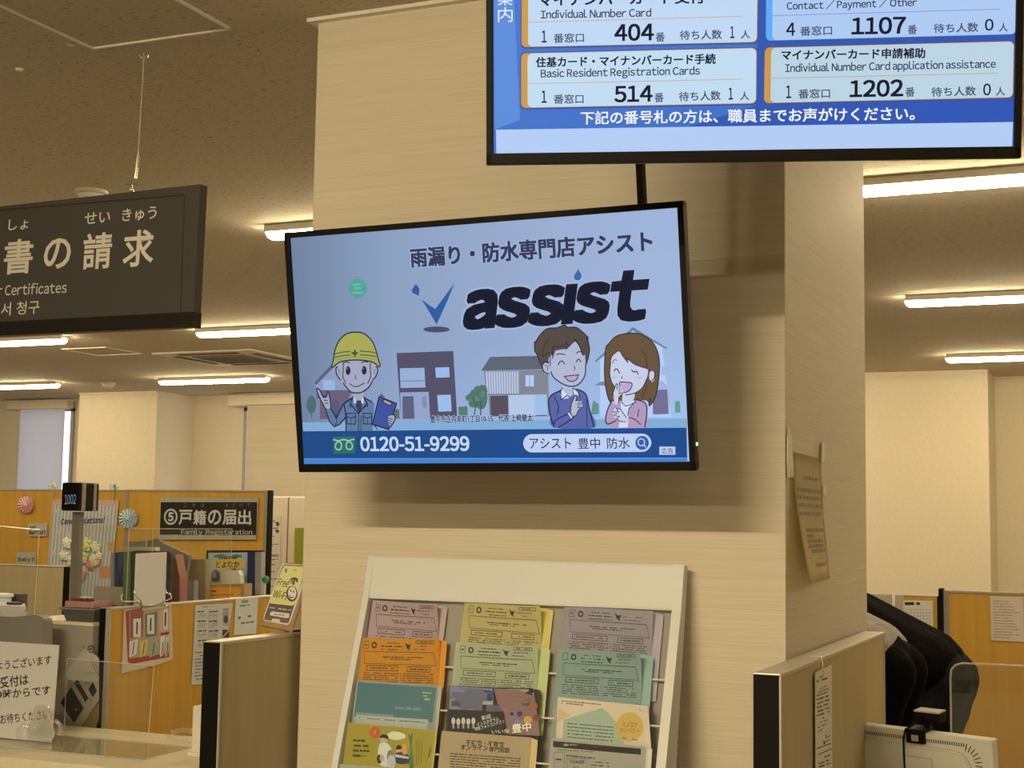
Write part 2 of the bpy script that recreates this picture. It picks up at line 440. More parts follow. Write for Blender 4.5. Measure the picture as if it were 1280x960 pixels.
# ================================================================== CEILING LIGHTS
def lamp_material(name, gain):
    m = bpy.data.materials.new(name); m.use_nodes = True; nt = m.node_tree; nt.nodes.clear()
    e = nt.nodes.new('ShaderNodeEmission'); o = nt.nodes.new('ShaderNodeOutputMaterial')
    e.inputs[0].default_value = (*LAMP, 1); e.inputs[1].default_value = LAMP_E*gain; nt.links.new(e.outputs[0], o.inputs[0])
    return m
M_LAMP = lamp_material('lit_diffuser', 1.0); M_LOBBY = lamp_material('lit_lobby_diffuser', LOBBY_GAIN); M_LOBBY2 = lamp_material('lit_lobby_side_diffuser', LOBBY_GAIN_SIDE)
def make_light(x, y, label, m=None):
    t = thing('ceiling_light', label, 'ceiling light', (x, y, H), 'white tube lights on the ceiling')
    L = 1.252
    mk('housing', box(B(), x+0.004, x+L-0.004, y-0.05, y+0.05, H-0.032, H-0.0005, 0.006), M_WHITE, t)
    bm = B(); sec = []; n = 8; w, d = 0.038, 0.033
    xs = [(0, 0.25), (0.008, 0.7), (0.022, 0.95), (0.04, 1)]
    xs = xs+[(L-a, b) for a, b in xs[::-1]]
    for (xx, sc) in xs:
        sec.append([bm.verts.new((x+xx, y+w*math.cos(math.pi*k/n)*(0.6+0.4*sc), H-0.032-d*sc*math.sin(math.pi*k/n)**0.8)) for k in range(n+1)])
    for a, b in zip(sec, sec[1:]):
        for k in range(n): bm.faces.new((a[k], a[k+1], b[k+1], b[k]))
        bm.faces.new((a[n], a[0], b[0], b[n]))
    bm.faces.new(sec[0]); bm.faces.new(sec[-1][::-1]); bmesh.ops.recalc_face_normals(bm, faces=bm.faces)
    mk('diffuser', bm, m or M_LAMP, t, smooth=True)
    return t
def dup(root, dx, dy, label):
    r = root.copy(); COL.objects.link(r); M = ROOT[root.name].copy(); M.translation += Vector((dx, dy, 0)); r.matrix_world = M; ROOT[r.name] = M
    r['label'] = label
    for ch in list(root.children):
        c = ch.copy(); COL.objects.link(c); c.parent = r
    return r
first = None
SEEN = {('a', -1.17): 'nearest tube light right of the pillar, under the corner of the number display',
        ('b', -1.20): 'second tube light back on the right of the pillar, half way to the back wall',
        ('c', -1.32): 'farthest tube light right of the pillar, close above the back wall',
        ('a', -3.66): 'tube light peeking out at the upper left corner of the advertising screen',
        ('b', -6.17): 'tube light touching the left edge of the advertising screen, just nearer than the air conditioner',
        ('b', -8.63): 'tube light right beneath the hanging grey sign at the left edge',
        ('c', -8.78): 'tube light beyond the air conditioner, above the wide wall projection',
        ('c', -11.29): 'farthest tube light at the left edge, above the daylit blind'}
ROWS = {'a': 5.597, 'b': 8.563, 'c': 11.585, 'z': -0.39, 'y': -3.38}
XS = {'a': [-11.17, -8.67, -6.17, -3.66, -1.17, 1.33], 'b': [-11.13, -8.63, -6.17, -3.67, -1.20, 1.30], 'c': [-11.29, -8.78, -6.27, -3.76, -1.32, 1.2],
      'z': [-2.05], 'y': [-4.6, -2.1, 0.4, 2.9]}
GEN = {'a': 'tube light of the row beside the pillar, outside the picture', 'b': 'tube light of the middle row hidden behind the pillar or outside the picture',
       'c': 'tube light of the farthest row hidden behind the pillar or outside the picture', 'z': 'tube light of the row above the viewer', 'y': 'tube light of the row behind the viewer'}
for rk in 'abczy':
    if rk in 'zy': first = None
    for x in XS[rk]:
        lb = SEEN.get((rk, x), GEN[rk])
        if first is None: first = make_light(x, ROWS[rk], lb, {'z': M_LOBBY, 'y': M_LOBBY2}.get(rk, M_LAMP)); fx, fy = x, ROWS[rk]
        else: dup(first, x-fx, ROWS[rk]-fy, lb)

# ================================================================== CEILING FITTINGS
M_CAS = raw('cassette_plastic', (0.62, 0.58, 0.50), 0.5)
t = thing('air_conditioner', 'square ceiling cassette air conditioner with a dark grille at the left', 'air conditioner', (-6.95, 10.2, H))
ax0, ax1, ay0, ay1 = -7.45, -6.47, 9.70, 10.68
bm = B(); box(bm, ax0, ax1, ay0, ay1, H-0.014, H, 0.005); mk('panel', bm, M_CAS, t)
bm = B(); box(bm, ax0+0.23, ax1-0.23, ay0+0.23, ay1-0.23, H-0.02, H-0.012)
for k in range(14):
    yy = ay0+0.25+k*0.036; box(bm, ax0+0.24, ax1-0.24, yy, yy+0.012, H-0.024, H-0.018)
mk('intake_grille', bm, raw('grille', (0.20, 0.18, 0.15), 0.6), t)
for a in ((ax0+0.2, ax1-0.2, ay0+0.07, ay0+0.13), (ax0+0.2, ax1-0.2, ay1-0.13, ay1-0.07), (ax0+0.07, ax0+0.13, ay0+0.2, ay1-0.2), (ax1-0.13, ax1-0.07, ay0+0.2, ay1-0.2)):
    mk('outlet_louvre', box(B(), *a, H-0.019, H-0.012, 0.003), raw('louvre_dark', (0.05, 0.045, 0.04), 0.6), t)

M_FRAME = raw('hatch_frame', (0.85, 0.82, 0.74), 0.4)
def hatch(name, label, x0, x1, y0, y1, M=None):
    t = thing(name, label, 'ceiling hatch', ((x0+x1)/2, (y0+y1)/2, H))
    mk('hatch_panel', box(B(), x0+0.006, x1-0.006, y0+0.006, y1-0.006, H-0.003, H-0.0003), M_CEIL, t)
    bm = B(); r = 0.004
    for a in ((x0-r, x1+r, y0-r, y0+r), (x0-r, x1+r, y1-r, y1+r), (x0-r, x0+r, y0, y1), (x1-r, x1+r, y0, y1)): box(bm, *a, H-0.008, H-0.0003)
    mk('frame', bm, M_FRAME, t)
hatch('access_hatch', 'thin framed square access hatch in the ceiling at the upper left corner', -2.722, -2.255, 2.76, 3.222)
hatch('access_hatch', 'small framed hatch in the ceiling just left of the air conditioner', -8.0, -7.55, 9.25, 9.7)
def detector(label, x, y, r, h, cat='smoke detector', name='smoke_detector'):
    t = thing(name, label, cat, (x, y, H))
    mk('base', lathe(B(), [(r, 0), (r, -h*0.35), (r*0.93, -h*0.42)], (x, y, H-0.0003), 24), M_CAS, t, smooth=30)
    mk('head', lathe(B(), [(r*0.8, -h*0.42), (r*0.72, -h*0.8), (r*0.45, -h), (0, -h)], (x, y, H-0.0003), 24), M_WHITE, t, smooth=30)
detector('round smoke detector on the ceiling above the wide wall projection', -9.58, 11.79, 0.075, 0.055)
detector('round white detector on the ceiling just over the top edge of the hanging sign', -3.955, 4.71, 0.068, 0.04)
detector('small detector on the ceiling below the right end of the number display', -0.62, 4.63, 0.045, 0.03)
for (x, y, lb) in ((-3.072, 3.308, 'tiny ceiling stud near the left edge, left of the access hatch'), (-2.768, 3.179, 'tiny ceiling stud beside the corner of the access hatch')):
    o = mk('ceiling_stud', lathe(B(), [(0.012, 0), (0.011, -0.004), (0.0, -0.007)], (x, y, H-0.0003), 14), M_WHITE, smooth=30); tag(o, lb, 'stud')

# ================================================================== HANGING SIGN
# board runs from (-3.35,3.43) to (-2.397,3.31); it continues outside the picture on the left
pR, pL = Vector((-2.397, 3.31, 0)), Vector((-3.222, 3.41, 0))
u = (pR-pL).normalized(); n = Vector((u.y, -u.x, 0)); zt, zb = 2.432, 2.027; slope = (2.448-2.431)/0.83
u3 = Vector((u.x, u.y, -slope)).normalized(); v3 = Vector((0, 0, 1)); v3 = (v3-u3*v3.dot(u3)).normalized()
sg = thing('hanging_sign', 'dark grey hanging sign with white lettering for certificate requests', 'sign', (-2.9, 3.37, 2.03))
O = Vector((-2.397, 3.31, 2.431)); Wd = 1.25; Ht = 0.405; n3 = u3.cross(v3)
Mb = Matrix((u3, v3, n3)).transposed().to_4x4(); Mb.translation = O
M_SIGN = raw('sign_grey', (0.075, 0.074, 0.072), 0.45)
bm = box(B(), -Wd, 0, -Ht, 0, -0.03, 0, 0.001); bm.transform(Mb); sg_board = mk('board', bm, M_SIGN, sg)
bm = box(B(), -Wd+0.001, 0.0015, -Ht-0.001, -Ht+0.042, -0.031, 0.0015); bm.transform(Mb); mk('bottom_rail', bm, raw('rail_dark', (0.018, 0.017, 0.016), 0.4), sg)
P = Panel(O, u3, v3, 'print'); C = P.crop(0, 200, 3.2); WT = raw('sign_white', (0.78, 0.76, 0.72), 0.5); DK = raw('sign_groove', (0.028, 0.027, 0.026), 0.6)
P.line([(-300, 226), (738, 140)], 4, DK); P.line([(738, 140), (722, 622)], 4, DK); P.line([(722, 622), (-300, 672)], 3, DK)
P.text('しょ', 33, 283, 112, 275, 44, WT, 0.01); P.text('せい', 337, 258, 440, 248, 46, WT, 0.01); P.text('きゅう', 487, 248, 625, 236, 52, WT, 0.01)
for ch, x0, x1, yb, h in (('書', 12, 127, 460, 138), ('の', 172, 280, 440, 122), ('請', 328, 443, 440, 144), ('求', 488, 612, 430, 145)):
    P.text(ch, x0, yb, x1, yb-8, h, WT, 0.018)
P.text('証', -180, 475, -65, 467, 140, WT, 0.018); P.text('明', -340, 488, -225, 480, 140, WT, 0.018)
P.text('for Certificates', -55, 545, 266, 530, 43, WT, 0.008, base=True)
P.text('증명서 청구', -90, 630, 157, 614, 52, WT, 0.008)
P.build('lettering', sg_board)
bm = B(); c = Vector((-2.633, 3.322, 2.42))
tube(bm, [(-2.628, 3.333, H), (-2.631, 3.328, 2.535)], 0.0011, 6); mk('wire', bm, raw('wire_grey', (0.7, 0.66, 0.58), 0.5), sg)
bm = B(); tube(bm, [(-2.631, 3.328, 2.545), (-2.633, 3.326, 2.50), (-2.636, 3.326, 2.47)], 0.0045, 8)
tube(bm, [(-2.639, 3.326, 2.475), (-2.632, 3.32, 2.46), (-2.640, 3.318, 2.452), (-2.646, 3.322, 2.462), (-2.639, 3.326, 2.475)], 0.002, 6)
tube(bm, [(-2.64, 3.319, 2.458), (-2.642, 3.317, 2.44)], 0.003, 6); lathe(bm, [(0.006, 0), (0.007, 0.006), (0.003, 0.01)], (-2.642, 3.318, 2.432), 10)
tube(bm, [(-2.662, 3.318, 2.453), (-2.62, 3.318, 2.449)], 0.0017, 6)
mk('turnbuckle', bm, M_CHROME, sg, smooth=40)
mk('ceiling_anchor', lathe(B(), [(0.014, 0), (0.012, -0.005), (0.004, -0.012)], (-2.628, 3.333, H-0.0003), 14), M_CHROME, sg, smooth=40)

# ================================================================== THE TWO SCREENS
def frame_of(yaw, tilt, roll, c):
    u = Vector((math.cos(yaw), math.sin(yaw), 0)); nn = Vector((math.sin(yaw), -math.cos(yaw), 0))
    v = Vector((0, 0, 1))*math.cos(tilt)+nn*math.sin(tilt)
    u2 = u*math.cos(roll)+v*math.sin(roll); v2 = -u*math.sin(roll)+v*math.cos(roll); n2 = u2.cross(v2)
    M = Matrix((u2, v2, n2)).transposed().to_4x4(); M.translation = Vector(c)
    return M, u2, v2, n2
r_ = math.radians
M2, u2, v2, n2 = frame_of(r_(0.0486), r_(9.7027), r_(0.231), (-1.3163, 2.865, 1.8842))
M1, u1, v1, n1 = frame_of(r_(16.7491), r_(8.6035), r_(-0.0268), (-0.619, 2.4892, 2.4339))
def make_tv(M, label, bz, bb):
    """housing + bezel round a screen; local x right, y up, z to the viewer; W 0.96 H 0.56"""
    W, Hh = 0.96, 0.56
    t = thing('television', label, 'screen', M=M)
    bm = box(B(), -W/2+0.002, W/2-0.002, -Hh/2+0.002, Hh/2-0.002, -0.028, -0.004, 0.004)
    box(bm, -0.36, 0.36, -0.25, 0.12, -0.06, -0.026, 0.012); bm.transform(M); mk('housing', bm, M_BLACK, t)
    bm = B()
    for a in ((-W/2, W/2, Hh/2-bz, Hh/2), (-W/2, W/2, -Hh/2, -Hh/2+bb), (-W/2, -W/2+bz, -Hh/2, Hh/2), (W/2-bz, W/2, -Hh/2, Hh/2)):
        box(bm, *a, -0.012, 0.008, 0.002)
    bm.transform(M); t_bezel = mk('bezel', bm, M_BLACK, t)
    return t, t_bezel
tv2, bezel2 = make_tv(M2, 'wall-side television showing a blue advertisement with cartoon people', 0.0135, 0.019)
tv1, bezel1 = make_tv(M1, 'upper television with a blue queue number display', 0.013, 0.021)
bm = box(B(), 0.4795, 0.4822, -0.229, -0.222, -0.010, -0.003, 0.0005); bm.transform(M2)
mk('standby_light', bm, emit('led', (150, 255, 170), 2.0), bezel2, 'tiny green standby light')

# ---- number display
P = Panel(M1.translation, u1, v1, 'emit'); P.layer = 10
WB, TX, TX2 = (203, 222, 246), (22, 26, 46), (70, 80, 110)
P.poly_uv([(-0.467, -0.259), (0.467, -0.259), (0.467, 0.267), (-0.467, 0.267)], (62, 114, 204))
P.crop(0, 0, 1)
P.poly([(617, 162), (1267, 152.3), (1268, 120), (616.5, 132)], (60, 112, 202)); P.poly([(860, 158.4), (1267, 152.3), (1272, -80), (950, -80), (946, 60), (945, 132)], (44, 86, 180))
P.poly([(617, -60), (640, -60), (650, 150), (618, 162)], (86, 138, 218))
P.poly([(616.5, 161.7), (1267, 152.3), (1265.8, 184.2), (617.5, 193.6)], (70, 110, 200))
P.poly([(620, 162.2), (1266, 152.6), (1265, 183.8), (620.5, 193)], (178, 204, 244))
def card(tl, tr, br, bl, side, wcol):
    P.rrect((tl[0]-1.2, tl[1]-1.2), (tr[0]+1.5, tr[1]-1), (br[0]+1.6, br[1]+2), (bl[0]-1, bl[1]+2.2), 6, (58, 84, 150))
    P.rrect(tl, tr, br, bl, 6, side)
    P.rrect((tl[0]+8, tl[1]+0.4), (tr[0]-0.8, tr[1]+0.8), (br[0]-0.8, br[1]-0.8), (bl[0]+8, bl[1]-0.6), 6, wcol)
OR = (206, 152, 70)
card((652.5, -66), (948, -72), (946.5, 52.9), (652, 59), OR, (190, 216, 244))
card((651.5, 66.7), (946, 59.6), (945.4, 129.4), (651.5, 135), OR, (192, 220, 242))
card((958, -72), (1272, -80), (1270, 43), (957.3, 51), (92, 172, 244), (174, 202, 242))
card((956, 59.6), (1267.7, 51.4), (1266.3, 122), (955, 129), OR, (186, 212, 228))
P.line([(660, 28), (928.5, 20.5)], 1, (206, 172, 156)); P.line([(660, 104.6), (927.6, 99)], 1, (206, 172, 156))
P.line([(966, 19.7), (1250, 11.5)], 1, (120, 160, 220)); P.line([(964, 98), (1247.7, 91.6)], 1, (190, 170, 140))
def row(win, wx, yl, num, nx, ny, pre_y, cnt, bold=0.012):
    pass
T = P.text
T('マイナンバーカード交付', 673.7, 8.4, 881, 4.5, 16, TX, 0.03)
T('Individual Number Card', 676, 23.2, 814, 20.8, 10.5, (44, 50, 72), 0.018, base=True)
T('1', 677, 53.4, 683.5, 53.2, 15, TX, 0.02); T('番窓口', 692, 54, 730, 53, 12, TX2, 0.018); T('404', 768, 52, 817.5, 51, 22, TX, 0.035); T('番', 819.5, 52.6, 831, 52.3, 12, TX2, 0.018)
T('待ち人数', 849.7, 50.3, 902.3, 48.9, 12, TX2, 0.018); T('1', 912.8, 48, 918, 47.8, 15, TX, 0.02); T('人', 926, 48.4, 937.5, 48, 10.5, TX2, 0.018)
T('住基カード・マイナンバーカード手続', 670, 84.6, 894.7, 80.2, 13.2, TX, 0.03)
T('Basic Resident Registration Cards', 676, 97, 875, 93.2, 10.5, (44, 50, 72), 0.018, base=True)
T('1', 677, 128.8, 683.5, 128.6, 15.5, TX, 0.02); T('番窓口', 692, 130, 729.5, 129.6, 12, TX2, 0.018); T('514', 768, 128.5, 816, 127.4, 21, TX, 0.035); T('番', 818, 128.2, 829.7, 127.9, 12, TX2, 0.018)
T('待ち人数', 848.6, 127, 901, 125.2, 12, TX2, 0.018); T('1', 910.8, 124.8, 916.4, 124.6, 15, TX, 0.02); T('人', 925, 125.4, 936.5, 125, 10.5, TX2, 0.018)
T('Contact / Payment / Other', 983.3, 12.3, 1146, 7.6, 10.5, (44, 50, 72), 0.018, base=True)
T('4', 982.5, 45, 994, 44.8, 16.5, TX, 0.02); T('番窓口', 1000, 45.2, 1040, 44, 12, TX2, 0.018); T('1107', 1064, 43.8, 1132, 42.6, 22, TX, 0.035); T('番', 1134.5, 43.4, 1146, 43, 12, TX2, 0.018)
T('待ち人数', 1166.8, 41.8, 1222.6, 40, 12, TX2, 0.018); T('0', 1230.8, 38.8, 1241.7, 38.5, 15, TX, 0.02); T('人', 1248.6, 39.8, 1259.5, 39.5, 11, TX2, 0.018)
T('マイナンバーカード申請補助', 976.5, 75.6, 1156.4, 73, 13.2, TX, 0.03)
T('Individual Number Card application assistance', 981.4, 90.2, 1244.5, 84.8, 10.5, (44, 50, 72), 0.018, base=True)
T('1', 982.5, 123, 989, 122.8, 16, TX, 0.02); T('番窓口', 997.8, 123.6, 1037.5, 122.6, 12, TX2, 0.018); T('1202', 1061.8, 122.2, 1129, 121, 22, TX, 0.035); T('番', 1131.5, 121.4, 1143.3, 121, 12, TX2, 0.018)
T('待ち人数', 1164, 121.2, 1219.8, 119.6, 12, TX2, 0.018); T('0', 1228.6, 119.6, 1238.4, 119.4, 15, TX, 0.02); T('人', 1244.5, 119.8, 1256, 119.4, 11, TX2, 0.018)
T('下記の番号札の方は、職員までお声がけください。', 726.2, 157, 1143.8, 151.4, 17, (40, 70, 150), 0.01)
T('下記の番号札の方は、職員までお声がけください。', 725.7, 156.2, 1143.3, 150.6, 17, (236, 242, 255), 0.02)
T('内', 622.5, 28, 641, 27.6, 18.5, (225, 235, 255), 0.004); T('案', 622.3, 7.2, 640.8, 6.8, 18.5, (225, 235, 255), 0.004)
P.build('screen', tv1, 'blue lit screen with white number cards')

# ---- advertisement
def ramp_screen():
    m = bsdf('advert_sky_angle_falloff', (0.004, 0.004, 0.004), 0.4, 0, 0.1); nt = m.node_tree; N = nt.nodes; L = nt.links
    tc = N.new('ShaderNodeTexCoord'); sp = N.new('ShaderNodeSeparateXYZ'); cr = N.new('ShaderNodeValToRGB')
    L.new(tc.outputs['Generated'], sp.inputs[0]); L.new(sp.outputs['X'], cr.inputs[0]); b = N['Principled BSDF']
    e = cr.color_ramp.elements; e[0].color = (*lin((110, 130, 160)), 1); e[1].color = (*lin((158, 180, 218)), 1); e[1].position = 0.95  # sky colour darkens to the left, imitating the screen's viewing-angle falloff
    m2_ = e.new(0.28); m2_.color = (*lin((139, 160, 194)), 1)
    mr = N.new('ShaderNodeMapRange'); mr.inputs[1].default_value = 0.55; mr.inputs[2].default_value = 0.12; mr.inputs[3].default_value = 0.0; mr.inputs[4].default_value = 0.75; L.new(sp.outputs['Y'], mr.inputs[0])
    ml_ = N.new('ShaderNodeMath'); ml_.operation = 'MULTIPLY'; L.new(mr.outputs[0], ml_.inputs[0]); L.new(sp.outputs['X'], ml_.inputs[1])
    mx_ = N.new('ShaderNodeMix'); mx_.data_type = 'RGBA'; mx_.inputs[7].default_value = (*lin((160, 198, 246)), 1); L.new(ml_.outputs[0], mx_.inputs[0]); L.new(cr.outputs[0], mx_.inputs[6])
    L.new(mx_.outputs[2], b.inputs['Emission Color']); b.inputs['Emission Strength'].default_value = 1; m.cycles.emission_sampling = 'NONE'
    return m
P = Panel(M2.translation, u2, v2, 'emit'); P.layer = 10
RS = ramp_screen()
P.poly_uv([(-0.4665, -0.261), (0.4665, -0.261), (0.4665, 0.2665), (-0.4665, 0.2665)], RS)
P.crop(0, 0, 1)
P.poly([(377.6, 528), (858.4, 523), (858.9, 534.5), (378, 539)], (128, 172, 214))
# skyline
W_ = (178, 196, 226)
c = P.crop(390, 400, 6.617)
GB = (108, 122, 156)
P.poly([(20, 530), (170, 370), (300, 370), (320, 600), (60, 600)], (140, 156, 192)); P.poly([(20, 520), (165, 365), (185, 385), (35, 538)], (86, 98, 126))
P.rect(92, 497, 190, 582, (150, 180, 222)); P.poly([(40, 580), (335, 580), (300, 660), (260, 820), (65, 820), (65, 650), (40, 650)], (104, 96, 122)); P.poly([(165, 820), (165, 700), (200, 650), (235, 700), (235, 820)], (86, 90, 124))
P.ell(-5, 700, 40, 75, (76, 110, 112)); P.line([(-5, 700), (-4, 810)], 8, (80, 96, 110))
c = P.crop(490, 420, 6.095)
DH = (82, 80, 104)
P.poly([(35, 130), (467, 114), (497, 612), (70, 640)], DH); P.poly([(60, 246), (247, 242), (256, 392), (66, 396)], (152, 176, 216)); P.line([(62, 345), (252, 340)], 8, (124, 138, 176))
P.poly([(330, 240), (436, 237), (440, 314), (336, 318)], (152, 186, 232)); P.poly([(345, 450), (448, 447), (455, 573), (354, 576)], (154, 188, 234))
P.poly([(62, 430), (280, 425), (292, 640), (70, 640)], (148, 162, 202)); P.poly([(80, 460), (164, 458), (172, 630), (82, 632)], (92, 96, 126)); P.poly([(230, 462), (262, 461), (266, 545), (232, 546)], (124, 142, 180))
P.poly([(505, 540), (575, 535), (578, 610), (510, 612)], (86, 124, 118)); P.poly([(20, 560), (55, 556), (60, 630), (20, 630)], (84, 112, 112))
P.poly([(680, 264), (748, 160), (1140, 150), (1190, 252)], (92, 100, 116)); P.poly([(700, 264), (1190, 256), (1200, 612), (745, 612), (735, 450), (716, 440)], (128, 134, 148))
P.poly([(708, 270), (968, 264), (972, 436), (722, 442)], (146, 160, 190))
for k in range(13): P.line([(722+k*19.5, 272), (730+k*19.0, 438)], 8, (194, 208, 232))
P.rect(1018, 298, 1082, 384, (176, 204, 244)); P.line([(1050, 298), (1050, 384)], 5, (110, 140, 190))
P.poly([(888, 450), (1180, 444), (1190, 606), (892, 606)], (178, 198, 232)); P.poly([(1085, 446), (1180, 444), (1190, 606), (1095, 606)], (156, 190, 232)); P.poly([(750, 458), (884, 454), (888, 608), (754, 612)], (84, 78, 92))
P.line([(1095, 606), (1180, 604)], 6, (80, 86, 110))
GR, GR2 = (78, 118, 108), (92, 134, 120)
for (cx, cy, rx, ry) in ((690, 420, 40, 50), (640, 450, 50, 48), (600, 470, 40, 30), (620, 510, 36, 36), (680, 500, 45, 60), (655, 405, 30, 26), (700, 470, 30, 50)): P.ell(cx, cy, rx, ry, GR, 11)
for (cx, cy, rx, ry) in ((645, 480, 22, 20), (600, 490, 16, 10), (690, 440, 18, 26)): P.ell(cx, cy, rx, ry, GR2, 9)
P.line([(630, 605), (640, 520), (620, 470)], 9, (66, 88, 84)); P.line([(678, 605), (676, 500)], 9, (66, 88, 84)); P.line([(640, 545), (660, 500)], 6, (66, 88, 84))
c = P.crop(660, 400, 6.856)
P.poly([(575, 350), (900, 60), (1195, 240), (1190, 250), (900, 90), (582, 362)], (104, 122, 160)); P.poly([(620, 340), (900, 90), (1150, 230), (1230, 830), (620, 830)], (178, 204, 244)); P.poly([(570, 560), (620, 528), (760, 528), (760, 565)], (128, 134, 164))
P.poly([(560, 690), (608, 720), (610, 805), (540, 812)], (96, 146, 140)); P.poly([(1085, 812), (1085, 600), (1110, 540), (1150, 522), (1190, 560), (1215, 640), (1215, 806)], (164, 176, 218)); P.poly([(1070, 600), (1195, 596), (1205, 804), (1072, 808)], (112, 110, 146))
P.rect(1145, 398, 1240, 470, (160, 184, 224)); P.poly([(1260, 700), (1300, 690), (1310, 790), (1262, 795)], (104, 152, 148))
# header
c = P.crop(0, 0, 1)
T = P.text
for dx, dy in ((-1.2, 0), (1.2, 0), (0, -1.2), (0, 1.2)): T('雨漏り・防水専門店アシスト', 513.9+dx, 335+dy, 816.5+dx, 314.5+dy, 25, (158, 180, 214), 0.035)
T('雨漏り・防水専門店アシスト', 513.9, 335, 816.5, 314.5, 25, (52, 58, 88), 0.034)
for dx, dy in ((-2.5, 0), (2.5, 0), (0, -2.5), (0, 2.5), (-1.8, -1.8), (1.8, 1.8)): T('assıst', 580+dx, 413+dy, 814.5+dx, 400.5+dy, 62, (160, 182, 218), 0.074, 0.2, base=True)
T('assıst', 580, 413, 814.5, 400.5, 62, (24, 28, 46), 0.070, 0.2, base=True)
P.poly([(723.5, 335), (727.5, 341), (728.5, 347), (725, 351.5), (719.5, 351.5), (716.3, 347.5), (718, 342), (721.5, 338)], (160, 182, 218), True)
P.poly([(723, 336.5), (726.5, 342), (727.2, 346.5), (724.3, 350), (720, 350), (717.7, 347), (719, 342.5), (721.5, 339)], (52, 106, 166), True)
c = P.crop(350, 240, 2.6667)
P.poly([(440, 326), (454, 306), (466, 322), (464, 346), (443, 336)], (42, 92, 156)); P.poly([(473, 358), (500, 378), (519, 390), (532, 372), (583, 303), (560, 360), (523, 442), (500, 402)], (42, 92, 160))
P.ell(523, 458, 44, 10, (70, 76, 108))
P.ell(260, 322, 30, 33, (76, 164, 152)); T('雨漏り', 244, 313, 276, 312, 8, (150, 200, 200)); T('無料', 249, 325, 271, 324, 8, (150, 200, 200)); T('点検中', 242, 341, 280, 340, 9, (150, 200, 200))
# the worker
c = P.crop(390, 400, 6.617); OUT = (36, 40, 62); SK = (162, 168, 194); SH = (92, 122, 160); lw = 10
P.poly([(285, 920), (280, 770), (265, 680), (330, 640), (440, 640), (520, 690), (510, 800), (505, 920)], SH)
P.poly([(42, 580), (50, 566), (72, 585), (92, 630), (126, 625), (130, 595), (140, 598), (152, 650), (160, 715), (150, 740), (120, 738), (96, 700), (66, 640)], SK, True); P.line([(42, 580), (50, 566), (72, 585), (92, 630), (126, 625), (130, 595), (140, 598), (152, 650), (160, 715), (150, 740), (120, 738), (96, 700), (66, 640)], lw, OUT, True, True)
for k in range(3): P.line([(92+8*k, 640+24*k), (130+4*k, 640+24*k)], 6, OUT)
P.poly([(118, 745), (158, 728), (200, 820), (265, 690), (300, 670), (285, 800), (230, 868), (185, 880), (150, 840)], SH); P.line([(158, 728), (205, 810), (265, 690), (330, 645)], lw, OUT); P.line([(118, 745), (150, 840), (188, 882), (232, 862), (285, 800)], lw, OUT); P.line([(205, 780), (208, 840), (195, 875)], 6, OUT)
P.line([(285, 920), (282, 770), (268, 690)], lw, OUT)
P.poly([(340, 590), (430, 590), (432, 650), (390, 690), (345, 650)], SK); P.poly([(345, 630), (390, 690), (350, 690)], (190, 204, 234)); P.poly([(430, 630), (390, 690), (432, 690)], (190, 204, 234)); P.poly([(370, 665), (410, 665), (418, 720), (392, 770), (366, 720)], (58, 62, 84))
P.line([(345, 630), (320, 690), (388, 772), (460, 690), (430, 630)], lw, OUT); P.line([(320, 690), (318, 715), (350, 715)], 7, OUT); P.line([(460, 690), (462, 712), (430, 716)], 7, OUT)
P.line([(390, 772), (388, 920)], 7, OUT); P.line([(410, 790), (408, 920)], 6, OUT); P.line([(345, 640), (270, 690)], lw, OUT); P.line([(432, 640), (505, 680)], lw, OUT)
for x in (290, 425):
    P.line([(x, 772), (x+76, 772), (x+72, 860), (x+6, 858)], 7, OUT, closed=True); P.line([(x, 795), (x+26, 808), (x+50, 808), (x+76, 795)], 7, OUT); P.line([(x+38, 808), (x+38, 858)], 5, OUT)
P.poly([(215, 340), (520, 340), (525, 430), (500, 500), (470, 560), (420, 595), (375, 603), (320, 590), (262, 520), (238, 430)], SK, True)
P.line([(262, 520), (320, 590), (375, 603), (420, 595), (475, 555), (505, 500)], lw, OUT, True)
for sx in (-1, 1):
    ex = 375+sx*160; P.poly([(ex, 385), (ex-sx*20, 400), (ex-sx*30, 480), (ex-sx*14, 490), (ex+sx*10, 440)], SK, True); P.line([(ex-sx*4, 385), (ex+sx*12, 400), (ex+sx*6, 450), (ex-sx*26, 495)], lw, OUT, True); P.line([(ex-sx*50, 350), (ex-sx*44, 470), (ex-sx*70, 525)], 9, (70, 66, 74))
    P.line([(ex-sx*5, 405), (ex-sx*16, 420), (ex-sx*14, 450)], 5, OUT)
P.ell(303, 418, 20, 36, (34, 36, 52)); P.ell(436, 416, 20, 36, (34, 36, 52)); P.ell(297, 404, 8, 9, (90, 96, 120)); P.ell(430, 402, 8, 9, (90, 96, 120))
P.line([(258, 358), (290, 346), (320, 356)], 7, OUT, True); P.line([(412, 354), (440, 344), (468, 348)], 7, OUT, True); P.line([(366, 452), (362, 480), (372, 488)], 6, OUT); P.line([(314, 522), (345, 546), (385, 548), (438, 520)], 7, OUT, True)
P.poly([(168, 380), (182, 330), (195, 250), (230, 170), (290, 115), (365, 100), (440, 115), (505, 180), (540, 270), (555, 330), (568, 370), (555, 384), (500, 345), (370, 330), (240, 345), (185, 384)], (168, 168, 88), True)
P.line([(168, 380), (182, 330), (195, 250), (230, 170), (290, 115), (365, 100), (440, 115), (505, 180), (540, 270), (555, 330), (568, 370), (555, 384), (500, 345), (370, 330), (240, 345), (185, 384)], lw, OUT, True, True)
for y0 in (0, 30):
    P.line([(192-y0*0.3, 282+y0), (250, 266+y0), (322, 260+y0)], 8, (44, 96, 78), True); P.line([(400, 258+y0), (480, 262+y0), (544+y0*0.3, 276+y0)], 8, (44, 96, 78), True)
